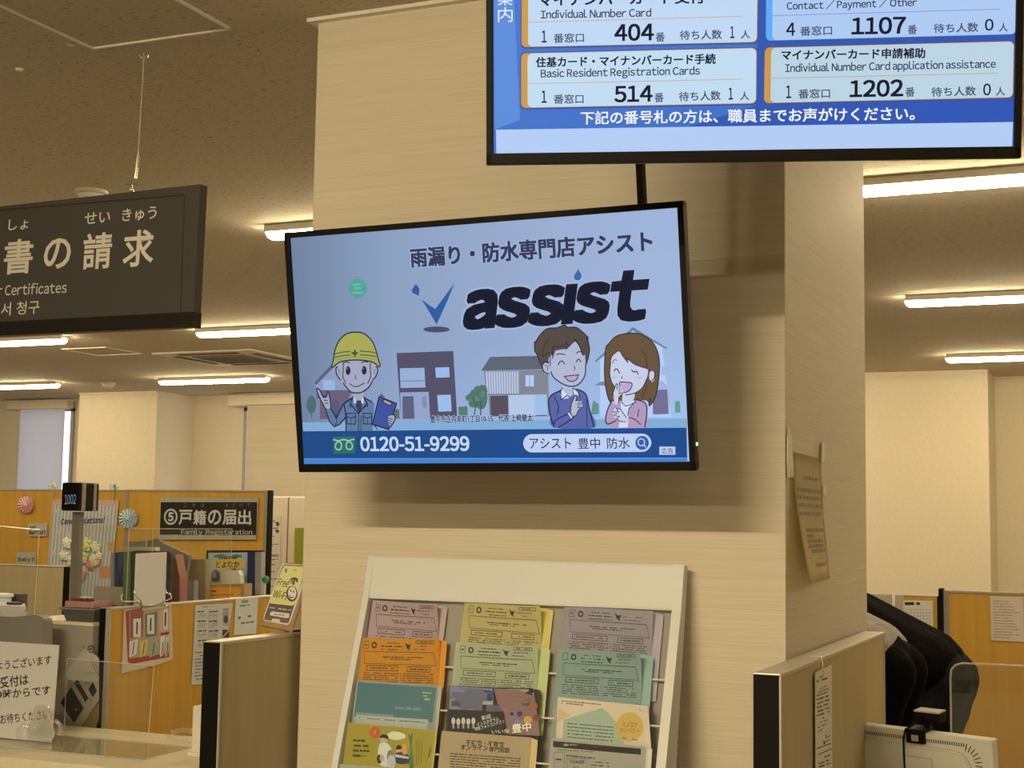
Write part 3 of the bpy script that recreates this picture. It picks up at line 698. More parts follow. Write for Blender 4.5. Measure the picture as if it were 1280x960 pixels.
P.rect(352, 246, 368, 302, (36, 90, 70)); P.rect(332, 266, 386, 281, (36, 90, 70)); P.line([(200, 330), (370, 305), (540, 325)], 7, (150, 148, 80), True)
P.poly([(560, 632), (704, 690), (640, 905), (505, 862)], (62, 82, 158)); P.line([(560, 632), (704, 690), (640, 905), (505, 862)], lw, OUT, closed=True)
P.poly([(600, 655), (664, 682), (656, 708), (594, 680)], (160, 162, 150)); P.line([(600, 655), (664, 682), (656, 708), (594, 680)], 6, OUT, closed=True); P.poly([(575, 605), (610, 640), (570, 630)], (70, 74, 92))
P.poly([(632, 808), (655, 790), (690, 790), (690, 830), (660, 885), (645, 880)], SK, True); P.line([(668, 778), (690, 790), (688, 830), (650, 890)], lw, OUT, True)
for k in range(4): P.line([(628+k*4, 808+k*20), (672-k*4, 822+k*18)], 6, OUT)
P.line([(520, 870), (548, 905)], 8, OUT)
# the couple
c = P.crop(660, 400, 6.856); OUT = (40, 42, 60); SK = (176, 184, 210); SW = (86, 102, 168); HR = (84, 74, 68)
P.poly([(185, 720), (200, 640), (300, 600), (420, 590), (500, 640), (530, 760), (572, 920), (230, 920), (195, 800)], SW, True)
P.line([(230, 920), (200, 830), (182, 720), (200, 650), (300, 595)], 11, OUT, True); P.line([(420, 590), (500, 635), (530, 760), (570, 920)], 11, OUT, True); P.line([(505, 680), (510, 920)], 7, OUT); P.line([(225, 650), (265, 730), (255, 810)], 8, OUT, True)
P.line([(225, 895), (250, 850), (360, 800)], 9, OUT, True); P.line([(265, 918), (330, 880), (400, 830)], 9, OUT, True)
P.poly([(310, 540), (380, 560), (390, 640), (355, 670), (300, 620)], SK); P.poly([(292, 585), (365, 665), (290, 680), (280, 640)], (206, 220, 248)); P.line([(300, 580), (285, 610), (290, 682), (340, 645), (372, 668)], 8, OUT); P.poly([(390, 590), (430, 610), (445, 650), (400, 640)], (206, 220, 248)); P.line([(388, 580), (430, 610), (450, 662)], 8, OUT)
P.poly([(375, 720), (400, 660), (416, 640), (424, 650), (415, 680), (455, 685), (465, 705), (468, 745), (440, 770), (420, 815), (385, 830), (368, 790)], SK, True); P.line([(375, 720), (400, 660), (416, 640), (424, 650), (415, 690), (455, 685), (425, 725), (466, 705), (430, 750), (470, 745), (438, 770), (420, 815), (385, 830), (368, 790), (375, 720)], 8, OUT)
P.line([(352, 795), (380, 838)], 14, (206, 220, 248))
P.poly([(62, 260), (66, 190), (110, 120), (170, 75), (260, 65), (320, 40), (345, 62), (420, 65), (470, 95), (518, 150), (530, 240), (520, 330), (490, 380), (470, 250), (200, 300), (190, 420), (120, 370), (80, 300)], HR, True)
P.poly([(215, 330), (240, 260), (330, 245), (405, 185), (450, 240), (490, 300), (498, 400), (490, 480), (440, 550), (380, 570), (310, 550), (240, 500), (200, 440)], SK, True)
P.line([(498, 380), (494, 470), (445, 545), (380, 568), (310, 550), (230, 495), (200, 440)], 10, OUT, True)
P.ell(165, 412, 36, 52, SK); P.line([(185, 370), (150, 360), (128, 390), (140, 440), (185, 462)], 10, OUT, True); P.line([(150, 385), (175, 400), (170, 435)], 6, OUT, True)
P.poly([(210, 300), (225, 235), (290, 230), (345, 180), (340, 230), (400, 175), (410, 160), (430, 150), (470, 170), (500, 300), (470, 300), (440, 220), (410, 180), (330, 245), (300, 250), (240, 262), (215, 340)], HR)
P.line([(62, 265), (62, 190), (75, 185), (120, 115), (175, 72), (255, 66), (318, 42), (345, 62), (415, 62), (470, 100), (520, 150), (512, 160), (532, 240), (520, 330), (498, 390)], 9, OUT, True); P.line([(62, 265), (85, 300), (110, 370), (130, 400)], 9, OUT, True)
P.line([(210, 300), (225, 232), (300, 225), (340, 190), (330, 250), (400, 180), (412, 165), (455, 240), (480, 310)], 7, OUT, True); P.line([(185, 160), (145, 220), (135, 310), (190, 280), (195, 400)], 6, OUT, True)
P.line([(248, 298), (280, 288), (326, 298)], 8, OUT, True); P.line([(418, 288), (440, 270), (465, 275)], 8, OUT, True); P.line([(264, 386), (278, 358), (300, 352), (320, 376)], 9, OUT, True); P.line([(418, 362), (432, 338), (446, 338), (460, 360)], 9, OUT, True); P.line([(398, 392), (408, 412), (400, 430)], 7, OUT, True)
P.poly([(316, 482), (438, 468), (425, 505), (395, 525), (355, 522)], (182, 164, 200)); P.line([(316, 482), (438, 468), (425, 505), (395, 525), (355, 522)], 8, OUT, closed=True)
# the woman
HW = (104, 82, 62); SK = (196, 206, 232); PK = (176, 152, 190)
P.poly([(670, 260), (700, 200), (760, 140), (850, 115), (930, 112), (1010, 140), (1080, 200), (1120, 290), (1132, 400), (1120, 540), (1095, 660), (1045, 735), (1020, 690), (900, 690), (770, 700), (720, 715), (690, 660), (662, 500)], HW, True)
P.line([(720, 715), (690, 660), (662, 500), (668, 260), (700, 200), (760, 140), (850, 115), (930, 112), (1010, 140), (1080, 200), (1120, 290), (1132, 400), (1120, 540), (1095, 660), (1045, 735), (1055, 665)], 9, OUT, True)
P.poly([(670, 840), (690, 760), (740, 700), (830, 690), (960, 690), (1010, 710), (1020, 800), (1005, 920), (720, 920), (700, 890), (672, 870)], PK, True); P.line([(720, 700), (690, 760), (670, 850), (690, 890), (760, 860)], 10, OUT, True); P.line([(930, 680), (1010, 710), (1024, 790), (1005, 920)], 10, OUT, True); P.line([(955, 760), (945, 830)], 7, OUT); P.line([(860, 830), (920, 850), (970, 895)], 8, OUT, True)
P.poly([(800, 700), (930, 690), (870, 760), (860, 920), (780, 920), (800, 800)], (204, 218, 246)); P.line([(930, 690), (870, 760), (860, 820)], 7, OUT); P.line([(805, 700), (850, 735), (930, 700)], 7, OUT, True)
P.poly([(830, 600), (910, 600), (915, 670), (870, 715), (815, 700)], SK, True)
P.poly([(710, 380), (720, 320), (780, 265), (860, 340), (1020, 410), (1022, 500), (985, 580), (920, 625), (840, 640), (770, 600), (720, 530), (708, 450)], SK, True); P.line([(712, 370), (706, 460), (722, 530), (760, 590)], 8, OUT, True); P.line([(840, 640), (920, 625), (985, 580), (1024, 500)], 8, OUT, True)
P.poly([(700, 400), (720, 310), (785, 262), (820, 310), (860, 360), (850, 320), (900, 370), (1025, 415), (1030, 300), (960, 180), (800, 180), (700, 250)], HW); P.line([(712, 390), (722, 315), (785, 262), (815, 305), (862, 362), (852, 325), (920, 380), (1025, 415)], 7, OUT, True); P.line([(980, 265), (1015, 310), (1025, 415)], 6, OUT, True)
P.ell(1068, 480, 24, 50, SK); P.line([(1050, 440), (1070, 428), (1090, 450), (1085, 500), (1050, 528)], 8, OUT, True); P.line([(1028, 560), (985, 650), (1000, 690)], 6, OUT, True); P.line([(690, 660), (712, 700), (730, 680)], 6, OUT, True)
P.line([(728, 372), (745, 340), (770, 345)], 6, OUT, True); P.line([(742, 440), (755, 420), (775, 425), (790, 458)], 9, OUT, True); P.line([(895, 430), (915, 445), (935, 438), (950, 465)], 9, OUT, True); P.line([(890, 420), (905, 442)], 5, OUT); P.line([(808, 480), (814, 498), (806, 500)], 6, OUT)
P.ell(745, 488, 24, 12, (196, 190, 224)); P.ell(958, 492, 30, 12, (196, 190, 224))
P.poly([(790, 535), (840, 532), (895, 540), (890, 580), (860, 612), (820, 612)], (190, 164, 212), True); P.line([(790, 535), (840, 532), (895, 540), (890, 580), (860, 612), (820, 612)], 8, OUT, True, True)
P.poly([(735, 620), (760, 545), (775, 545), (772, 580), (800, 555), (812, 575), (818, 600), (825, 625), (785, 660), (780, 710), (738, 695)], SK, True); P.line([(740, 700), (735, 620), (762, 545), (776, 550), (765, 590), (800, 558), (780, 610), (815, 580), (785, 630), (824, 620), (785, 660), (782, 715)], 7, OUT)
P.poly([(735, 790), (760, 745), (800, 770), (845, 830), (848, 870), (820, 872), (770, 850), (735, 820)], SK, True); P.line([(848, 870), (800, 868), (762, 845), (790, 825), (735, 815), (770, 800), (730, 785), (780, 785), (760, 750), (800, 765), (850, 835)], 7, OUT); P.line([(726, 700), (775, 722)], 12, (206, 190, 224)); P.line([(845, 880), (862, 830)], 10, (206, 190, 224))
# caption and bottom band
c = P.crop(0, 0, 1)
T('豊中市庄内幸町1丁目10-15　代表 上﨑健太', 539.5, 528.3, 667, 526.3, 9.5, (190, 210, 240), 0.06); T('豊中市庄内幸町1丁目10-15　代表 上﨑健太', 539.5, 528.3, 667, 526.3, 9, (40, 44, 66), 0.022)
P.poly([(377.8, 539), (858.9, 534.3), (859.8, 572), (379.8, 572.6)], (26, 74, 136)); P.poly([(620, 536.7), (858.9, 534.3), (859.8, 572), (620, 572.3)], (24, 74, 142))
P.poly([(379.8, 572.6), (859.8, 571.6), (860, 581), (380.5, 581)], (70, 128, 206)); P.poly([(379.8, 572.6), (859.8, 571.6), (859.8, 573), (379.8, 573.6)], (90, 148, 226)); 
c = P.crop(400, 530, 5.818)
P.poly([(103, 92), (262, 88), (262, 210), (106, 216)], (40, 112, 92)); GW = (160, 196, 206)
P.line([(103, 112), (140, 122), (162, 142), (160, 175), (142, 186), (122, 174), (122, 145), (145, 122), (180, 112), (215, 122), (240, 145), (240, 172), (222, 184), (202, 174), (198, 145), (220, 120), (258, 108)], 9, GW, True)
T('0120-51-9299', 303, 198, 1096, 196, 108, (196, 214, 246), 0.035)
c = P.crop(640, 530, 5.333)
P.rrect((80, 66), (934, 62), (934, 184), (80, 188), 60, (188, 206, 242)); T('アシスト', 124, 162, 400, 162, 70, (30, 38, 66), 0.006); T('豊中', 447, 165, 594, 163, 74, (30, 38, 66), 0.006); T('防水', 640, 164, 792, 162, 74, (30, 38, 66), 0.006)
P.ell(872, 124, 45, 47, (44, 96, 164)); P.line([(890+0*k, 0) for k in range(0)] or [(867+22*math.cos(a*0.4), 120+23*math.sin(a*0.4)) for a in range(17)], 7, (188, 206, 242)); P.line([(882, 136), (898, 154)], 8, (188, 206, 242))
P.rect(987, 149, 1093, 203, (190, 208, 240)); P.line([(987, 149), (1093, 149), (1093, 203), (987, 203)], 3, (120, 150, 200), closed=True); T('広告', 1002, 196, 1080, 196, 38, (40, 50, 80), 0.005)
P.build('screen', tv2, 'lit screen with a pale blue advertisement')

# ---- the ceiling mount that carries both screens
t = thing('television_mount', 'black ceiling mount bar dropping behind the upper screen to the lower screen', 'tv mount', (-0.958, 2.9, H))
down = -v2
Pm = Vector((-0.9585, 2.903, 2.235))
def along(z): k = (z-Pm.z)/v2.z; return Pm+v2*k
a, b = along(H-0.004), along(1.8); bm = B()
for s_ in (0,):
    c8 = [u2*sx*0.0072+n2*sy*0.012 for sx, sy in ((-1, -1), (1, -1), (1, 1), (-1, 1))]
    prism(bm, [a+q for q in c8], b-a)
mk('drop_bar', bm, M_BLACK, t)
mk('ceiling_plate', box(B(), a.x-0.07, a.x+0.07, a.y-0.07, a.y+0.07, H-0.012, H-0.0005, 0.003), M_BLACK, t)
bm = B(); q = along(1.88); tube(bm, [q, (-1.316, q.y-0.005, 1.885)], 0.012, 8); tube(bm, [(-1.316, q.y-0.005, 1.885), Vector((-1.3163, 2.865, 1.8842))-n2*0.062], 0.02, 8); mk('lower_arm', bm, M_BLACK, t)
bm = B(); q = along(2.5); e = M1.translation-n1*0.062; tube(bm, [q, (e.x-0.05, q.y, 2.46), e], 0.014, 8); mk('upper_arm', bm, M_BLACK, t)

# ================================================================== PARTITIONS
GREYWOOD = (180, 149, 90)
M_GREYWOOD = wood('grey_beige_laminate', GREYWOOD, 1.02, 0.88)
M_ORANGE = wood('honey_laminate', (190, 134, 42), 0.88, 0.84)
M_CAPTOP = raw('satin_aluminium', (0.60, 0.57, 0.52), 0.4, 0.5)
M_GREYPOST = raw('grey_post', (0.36, 0.34, 0.32), 0.5)
def low_partition(label, x0, x1, y0, y1, zt, face, strip=0.003, end='y', name='partition'):
    """upright screen panel along Y (end='y') or X, with black end cap, top rail and laminate faces"""
    t = thing(name, label, 'partition', ((x0+x1)/2, (y0+y1)/2, 0))
    if end == 'y':
        mk('panel', box(B(), x0+0.002, x1-0.002, y0+0.004, y1, 0.03, zt-0.006), face, t)
        mk('end_cap', box(B(), x0, x1-0.001, y0, y0+0.006, 0, zt-0.003, 0.002), M_BLACK, t)
        bm = box(B(), x0, x1, y0+0.002, y1, zt-0.008, zt, 0.002); mk('top_rail', bm, M_CAPTOP, t)
        bm = box(B(), x1-strip, x1+0.001, y0-0.0008, y0+0.006, 0, zt-0.004); box(bm, x1-0.002, x1+0.0005, y1-0.008, y1, 0, zt-0.004); mk('edge_strip', bm, M_CAPTOP, t)
        mk('foot_rail', box(B(), x0+0.004, x1-0.004, y0, y1, 0, 0.03), M_BLACK, t)
    else:
        mk('panel', box(B(), x0, x1-0.004, y0+0.002, y1-0.002, 0.03, zt-0.006), face, t)
        mk('end_cap', box(B(), x1-0.006, x1, y0, y1, 0, zt-0.003, 0.002), M_BLACK, t)
        mk('top_rail', box(B(), x0, x1-0.004, y0, y1, zt-0.008, zt, 0.002), M_CAPTOP, t)
        mk('foot_rail', box(B(), x0, x1, y0+0.004, y1-0.004, 0, 0.03), M_BLACK, t)
    return t
low_partition('low grey-beige partition with black end, left of the pillar, carrying the wifi stand', -2.068, -2.016, 2.935, 4.3, 1.2, M_GREYWOOD)
low_partition('low grey-beige partition with black end, right of the pillar, with a hanging paper strip', -0.7185, -0.662, 2.92, 4.24, 1.2, M_GREYWOOD)
low_partition('honey-coloured low partition behind the acrylic-topped counter, with notices on it', -3.205, -3.162, 3.95, 5.22, 1.188, M_ORANGE, 0.016)
low_partition('grey-beige partition with dark right edge at the left, in front of the honey-coloured wall panels', -7.4, -5.60, 6.58, 6.63, 1.202, M_GREYWOOD, end='x')

def wall_panels(label, joints, y, zts, ends=True):
    t = thing('office_partition', label, 'partition', ((joints[0]+joints[-1])/2, y+0.025, 0))
    for a, b, zt in zip(joints, joints[1:], zts):
        mk('panel', box(B(), a+0.012, b-0.012, y+0.004, y+0.046, 0.04, zt-0.006), M_ORANGE, t)
        mk('top_rail', box(B(), a+0.012, b-0.012, y, y+0.05, zt-0.012, zt, 0.003), M_GREYPOST, t)
    for i, x in enumerate(joints):
        zt = max([zts[k] for k in (i-1, i) if 0 <= k < len(zts)])
        last = (i == len(joints)-1)
        bm = B()
        for k in (-1, 0, 1): box(bm, x+k*0.008-0.003, x+k*0.008+0.003, y-0.001, y+0.051, 0, zt-0.002)
        mk('post', bm, M_GREYPOST, t)
        if last and ends: mk('end_cap', box(B(), x+0.012, x+0.02, y, y+0.05, 0, zt, 0.002), M_BLACK, t)
    return t
wall_panels('high honey-coloured partition with the family registration sign on it', [-8.9, -7.25, -5.675, -4.67], 7.2, [1.652, 1.652, 1.655])
wall_panels('honey-coloured partition behind the bending people, right side panel with a posted paper', [-0.835, 0.42, 1.6], 7.2, [1.2, 1.2], False)
bm = B()
t = low_partition('lower honey-coloured partition left of the black post, behind the bent backs', -2.4, -0.872, 7.21, 7.25, 1.172, M_ORANGE, end='x')
o = mk('partition_post', box(B(), -0.869, -0.849, 7.19, 7.26, 0, 1.208, 0.003), M_BLACK); tag(o, 'black upright post between the two honey-coloured partitions behind the bent backs', 'post')

# ================================================================== COUNTER ON THE LEFT AND WHAT STANDS ON IT
M_COUNTER = wood('pale_maple', (226, 196, 134), 0.95, 0.93, 0.35)
t = thing('service_counter', 'pale wooden service counter at the lower left', 'counter', (-3.4, 3.6, 0))
mk('counter_top', box(B(), -5.2, -2.085, 3.31, 3.895, 0.768, 0.8, 0.003), M_COUNTER, t)
mk('front_panel', box(B(), -5.2, -2.085, 3.36, 3.385, 0.02, 0.768), M_GREYWOOD, t)
mk('side_panel', box(B(), -2.115, -2.087, 3.385, 3.88, 0.02, 0.768), M_GREYWOOD, t)

def mat_edge(bm_fn): pass
def sheet(name, label, cat, corners, th, m=None, edge=True, group=None):
    """clear upright or flat acrylic sheet from 4 world corners"""
    c = [Vector(p) for p in corners]; n = (c[1]-c[0]).cross(c[3]-c[0]).normalized()*th
    t = thing(name, label, cat, (c[0]+c[1]+c[2]+c[3])/4, group)
    bm = B(); prism(bm, c, n); mk('pane', bm, m or M_CLEAR, t)
    if edge:
        bm = B()
        for a, b in zip(c, c[1:]+c[:1]): tube(bm, [a+n/2, b+n/2], th*0.42, 6)
        mk('edge', bm, M_EDGE, t)
    return t
z = 0.8012
c4 = [atz(-140, 925, z), atz(179, 951, z), atz(240, 935, z), atz(-60, 904, z)]
c4 = [Vector((-3.6, 3.432, z)), Vector((-2.622, 3.442, z)), Vector((-2.636, 3.70, z)), Vector((-3.6, 3.69, z))]
sheet('desk_mat', 'clear acrylic sheet lying flat on the pale wooden counter', 'desk mat', c4, 0.003, clear('mat_acrylic', gloss=0.30, rough=0.02))
sheet('acrylic_screen', 'small upright clear acrylic screen standing on the counter before the honey-coloured partition', 'acrylic screen',
      [(-3.197, 3.79, 0.8), (-2.872, 3.80, 0.8), (-2.86, 3.80, 1.025), (-3.197, 3.79, 1.032)], 0.003)
# white notice on the counter
P_o = Vector((-3.043, 3.55, 0.806)); u = Vector((1, -0.02, 0)).normalized(); v = Vector((0, 0.05, 1)).normalized()
v = (v-u*v.dot(u)).normalized(); n = u.cross(v)
t = thing('counter_notice', 'white notice with black Japanese lettering standing at the left end of the counter', 'notice', P_o)
M = Matrix((u, v, n)).transposed().to_4x4(); M.translation = P_o
bm = box(B(), -0.42, 0.0, 0, 0.292, -0.004, 0, 0.0008); bm.transform(M); mk('board', bm, mat('notice_white', (206, 188, 148), 0.5), t)
P = Panel(P_o, u, v, 'print'); P.crop(0, 740, 4.363); BK = raw('ink', (0.02, 0.018, 0.016), 0.6)
P.text('おはようございます', -105, 438, 281, 394, 52, BK, 0.012); P.text('受付は', 2, 526, 156, 506, 62, BK, 0.02); P.text('9時からです', -12, 588, 276, 560, 52, BK, 0.016); P.text('お待ちください', 2, 722, 268, 692, 54, BK, 0.012)
P.build('lettering', t)
# clear clip stand
t = thing('clip_stand', 'rounded clear plastic sign holder in front of the white notice', 'sign holder', (-3.17, 3.60, 0.804))
M_CLIP = clear('moulded_clear', gloss=0.14, rough=0.06, milk=0.10)
def sl(pts, Y, th, z0=None): return [aty(x, y, Y) for x, y in pts]
bm = B(); Y = 3.495; q = smooth([(35, 922), (37, 906), (41, 900), (42, 889), (46, 883), (55, 882), (60, 886), (62, 899), (64, 904), (66, 922), (50, 924)]); prism(bm, sl(q, Y, 0), Vector((0, 0.008, 0))); mk('upright', bm, M_CLIP, t)
bm = B(); tube(bm, sl(q+q[:1], Y, 0), 0.0022, 6); tube(bm, sl([(45, 900), (46, 884), (59, 884), (60, 901)], Y-0.006, 0), 0.002, 6); mk('rim', bm, M_EDGE, t, smooth=True)
def lim(p): return Vector((p.x, p.y, max(p.z, 0.8085)))
bm = B(); tube(bm, [lim(aty(24.5, 924, 3.47)), lim(aty(24, 912, 3.47)), aty(29, 907, 3.475), aty(37, 909, 3.485), aty(44, 914, 3.495)], 0.008, 8); mk('foot', bm, M_CLIP, t, smooth=True)
bm = B(); tube(bm, [aty(58, 908, 3.50), aty(64, 901, 3.51), aty(71, 902, 3.515), aty(75.5, 907, 3.52), lim(aty(76, 919, 3.52))], 0.007, 8); mk('foot', bm, M_CLIP, t, smooth=True)
# white box and little feet at the right end
o = thing('pen_box', 'white box half hidden behind the black end of the left partition', 'box', (-2.535, 3.6, 0.8))
bm = box(B(), -2.552, -2.42, 3.58, 3.65, 0.8, 0.945, 0.006); mk('body', bm, M_WHITE, o); mk('base', box(B(), -2.56, -2.41, 3.572, 3.66, 0.8, 0.812, 0.004), M_WHITE, o)
t = thing('clear_foot', 'clear plastic foot lying by the white box on the counter', 'sign holder', (-2.72, 3.72, 0.8))
bm = B(); tube(bm, [(-2.74, 3.74, 0.812), (-2.735, 3.74, 0.835), (-2.70, 3.74, 0.845), (-2.64, 3.74, 0.842)], 0.008, 8); tube(bm, [(-2.78, 3.78, 0.815), (-2.66, 3.76, 0.812)], 0.007, 8); mk('foot', bm, M_CLIP, t, smooth=True)

# grey device, printer-like box with papers
M_GDEV = raw('blue_grey_plastic', (0.23, 0.225, 0.215), 0.45)
t = thing('monitor_back', 'dull grey plastic monitor back behind the white notice', 'monitor', (-3.45, 3.75, 0.8))
pts = smooth([(-40, 776), (20, 771), (44, 768.8), (51, 770), (54.5, 775), (55, 800), (54, 900), (-40, 905)], True, 4)
bm = B(); prism(bm, [aty(x, y, 3.74) for x, y in [(-60, 780), (-20, 775), (44, 768.5), (50, 770), (54.5, 775), (54, 870), (-60, 876)]], Vector((0, 0.045, 0)))
bmesh.ops.bevel(bm, geom=[e for e in bm.edges], offset=0.003, segments=2, affect='EDGES'); mk('casing', bm, M_GDEV, t)
bm = B(); box(bm, -3.56, -3.46, 3.785, 3.81, 0.8, 1.0, 0.004); box(bm, -3.62, -3.40, 3.72, 3.87, 0.8, 0.812, 0.004); mk('stand', bm, M_GDEV, t)
t = thing('office_printer', 'dark grey machine with papers on top at the left edge, before the grey-beige partition', 'printer', (-3.95, 4.4, 0))
q = [aty(-60, 800, 4.08), aty(30, 800, 4.08), aty(34, 800, 4.40), aty(-60, 800, 4.40)]
def at_z(z, s=0.0): return [Vector((p.x-s*(k in (1, 2))+s*(k in (0, 3)), p.y+s*(k in (0, 1))-s*(k in (2, 3)), z)) for k, p in enumerate(q)]
mk('body', prism(B(), at_z(0.72), Vector((0, 0, 0.408))), M_GDEV, t)
mk('tray_wall', prism(B(), [Vector((q[2].x-0.03, 4.36, 1.128)), Vector((q[2].x+0.004, 4.36, 1.128)), Vector((q[2].x+0.004, 4.36, 1.192)), Vector((q[2].x-0.09, 4.36, 1.192)), Vector((q[2].x-0.09, 4.36, 1.128))], Vector((0, 0.025, 0))), raw('dark_tray', (0.10, 0.095, 0.085), 0.5), t)
mk('stand', prism(B(), at_z(0.0, 0.03), Vector((0, 0, 0.72))), M_GDEV, t)
bm = B()
for k in range(6):
    a, b, c_, e_ = at_z(1.1285+0.0065*k, 0.006+0.002*(k % 3)); 
    for p in (c_, e_): p.x *= (p.y-0.16)/p.y; p.y -= 0.16
    prism(bm, [a, b, c_, e_], Vector((0, 0, 0.006)))
o = mk('paper_stack', bm, mat('paper', (206, 188, 150), 0.7)); tag(o, 'small stack of white papers on the dark grey machine at the left edge', 'paper')
pz = 1.1285+0.0065*6+0.006
bm = B(); tube(bm, [aty(-6, 762, 4.072), aty(11, 762.5, 4.072)], 0.0055, 8); tube(bm, [aty(11, 762.5, 4.072), aty(13.5, 762.5, 4.072)], [0.005, 0.001], 8)
for v_ in bm.verts: v_.co += Vector((0, 0.06, pz-aty(0, 762, 4.072).z+0.0005))
o = mk('pen', bm, raw('pen_grey', (0.10, 0.09, 0.12), 0.4), smooth=40); tag(o, 'dark pen lying on the white papers at the left edge', 'pen')
c = atz(8, 749, 1.165)
o = mk('lidded_pot', lathe(B(), [(0.03, 0), (0.034, 0.004), (0.034, 0.05), (0.042, 0.054), (0.042, 0.064), (0.02, 0.068), (0, 0.066)], (aty(6, 750, 4.32).x, 4.305, 1.1285), 24), mat('roll_white', (224, 208, 168), 0.5), smooth=35); tag(o, 'white round-lidded pot behind the papers at the left edge', 'pot')

# cabinet with the photo poster, tray, customer display
t = thing('side_cabinet', 'grey low cabinet beside the honey-coloured partition, carrying the customer display', 'cabinet', (-3.37, 4.1, 0))
mk('carcass', box(B(), -3.545, -3.213, 3.93, 4.42, 0, 1.126), wood('grey_laminate', (150, 132, 98), 0.85, 0.94), t)
mk('cabinet_top', box(B(), -3.55, -3.21, 3.925, 4.42, 1.126, 1.138, 0.002), M_COUNTER, t)
P = Panel((-3.38, 3.928, 0.8), (1, 0, 0), (0, 0, 1), 'print', k=0.75); P.layer = 6; P.crop(0, 740, 4.363)
tp = thing('photo_poster', 'poster with tilted dark photographs on the grey cabinet', 'poster', (-3.3, 3.928, 0.85))
P.poly([(438, 735), (540, 590), (540, 360), (470, 300), (300, 500), (280, 640)], (158, 140, 104)); P.poly([(438, 740), (540, 598), (540, 690), (520, 745)], (120, 92, 44))
P.poly([(330, 602), (388, 518), (457, 634), (403, 716)], (34, 30, 26)); P.poly([(406, 496), (424, 478), (482, 578), (466, 602)], (32, 28, 26)); P.poly([(482, 532), (506, 490), (530, 540), (506, 574)], (28, 26, 26))
for x, y in ((378, 590), (415, 640)): P.marks(x-8, y, x+8, y+2, 8, (180, 160, 120))
P.line([(455, 290), (462, 312)], 4, (50, 44, 36)); P.line([(476, 320), (482, 300), (500, 292), (514, 306), (508, 326), (490, 330), (486, 314), (500, 308)], 5, (50, 44, 36), True); P.line([(490, 370), (540, 460)], 3, (60, 54, 44)); P.line([(500, 362), (540, 430)], 3, (60, 54, 44))
P.ell(470, 496, 4, 5, (120, 80, 40))
P.build('print', tp)
t = thing('tray', 'blue-grey plastic tray on the grey cabinet', 'tray', (-3.33, 4.02, 1.138))
bm = B(); x0, x1, y0, y1 = -3.355, -3.215, 3.935, 4.10; zb, zt = 1.1385, 1.183
lo = [bm.verts.new((x, y, zb)) for x, y in ((x0+.012, y0+.012), (x1-.012, y0+.012), (x1-.012, y1-.012), (x0+.012, y1-.012))]
hi = [bm.verts.new((x, y, zt)) for x, y in ((x0, y0), (x1, y0), (x1, y1), (x0, y1))]
bm.faces.new(lo[::-1])
for i in range(4): bm.faces.new((lo[i], lo[(i+1) % 4], hi[(i+1) % 4], hi[i]))
bmesh.ops.solidify(bm, geom=bm.faces[:], thickness=0.003); mk('bin', bm, raw('blue_grey_bin', (0.22, 0.23, 0.225), 0.45), t)
bm = B()
for a in ((x0-.006, x1+.004, y0-.006, y0+.002), (x0-.006, x1+.004, y1-.002, y1+.006), (x0-.006, x0+.002, y0, y1), (x1-.004, x1+.004, y0, y1)): box(bm, *a, zt-0.006, zt+0.001, 0.002)
mk('rim', bm, raw('blue_grey_bin', (0.22, 0.23, 0.225), 0.45), t)
t = thing('stamp_box', 'pinkish carton with round brown stamps on the blue-grey tray', 'carton', (-3.3, 4.0, 1.184))
mk('carton', box(B(), -3.345, -3.225, 3.94, 4.04, 1.1845, 1.205, 0.003), mat('carton_pink', (178, 120, 92), 0.7), t)
for x in (-3.325, -3.30, -3.275, -3.25): mk('stamp', lathe(B(), [(0.010, 0), (0.010, 0.009), (0.008, 0.011), (0, 0.011)], (x, 3.96, 1.2052), 14), mat('stamp_brown', (104, 52, 34), 0.5), t, smooth=40)
mk('eraser', box(B(), -3.335, -3.305, 4.0, 4.025, 1.2053, 1.217, 0.003), M_WHITE, t)
o = mk('grey_card', prism(B(), [Vector((-3.345, 4.085, 1.1425)), Vector((-3.225, 4.085, 1.1425)), Vector((-3.225, 4.09, 1.25)), Vector((-3.345, 4.09, 1.25))], Vector((0, 0.002, 0))), mat('card_grey', (150, 128, 92), 0.7)); tag(o, 'blank beige card standing at the back of the blue-grey tray', 'card')
t = thing('customer_display', 'black customer display showing white figures on a grey post', 'customer display', (-3.36, 4.06, 1.138))
px = -3.383
bm = B(); q = [aty(90.5, 640, 4.14), aty(99.5, 640, 4.14), aty(96, 752, 4.14), aty(87, 752, 4.14)]; q[2].z = q[3].z = 1.1383; prism(bm, q, Vector((0, 0.024, 0))); mk('post', bm, raw('post_grey', (0.20, 0.185, 0.165), 0.5), t)
bx = [aty(75.5, 603, 4.085), aty(100, 603, 4.085), aty(100, 638.5, 4.085), aty(75.5, 638.5, 4.085)]
xa, xb, za, zbv = bx[3].x, bx[1].x, bx[2].z, bx[0].z; wx = xb-xa
mk('display_head', box(B(), xa, xb, 4.085, 4.192, za, zbv, 0.010, seg=3), M_BLACK, t)
mk('side_band', box(B(), xa-0.001, xb+0.001, 4.098, 4.120, za-0.001, zbv+0.001, 0.006), raw('band_grey', (0.30, 0.275, 0.25), 0.4), t)
mk('side_band', box(B(), xa-0.001, xb+0.001, 4.160, 4.178, za-0.001, zbv+0.001, 0.006), raw('band_grey', (0.30, 0.275, 0.25), 0.4), t)
P = Panel((xa, 4.085, za), (1, 0, 0), (0, 0, 1), 'emit'); P.layer = 40; P.crop(0, 580, 4.8)
P.text('1002', 388, 242, 456, 240, 58, (120, 136, 158), 0.0); P.build('digits', t, 'glowing white figures')
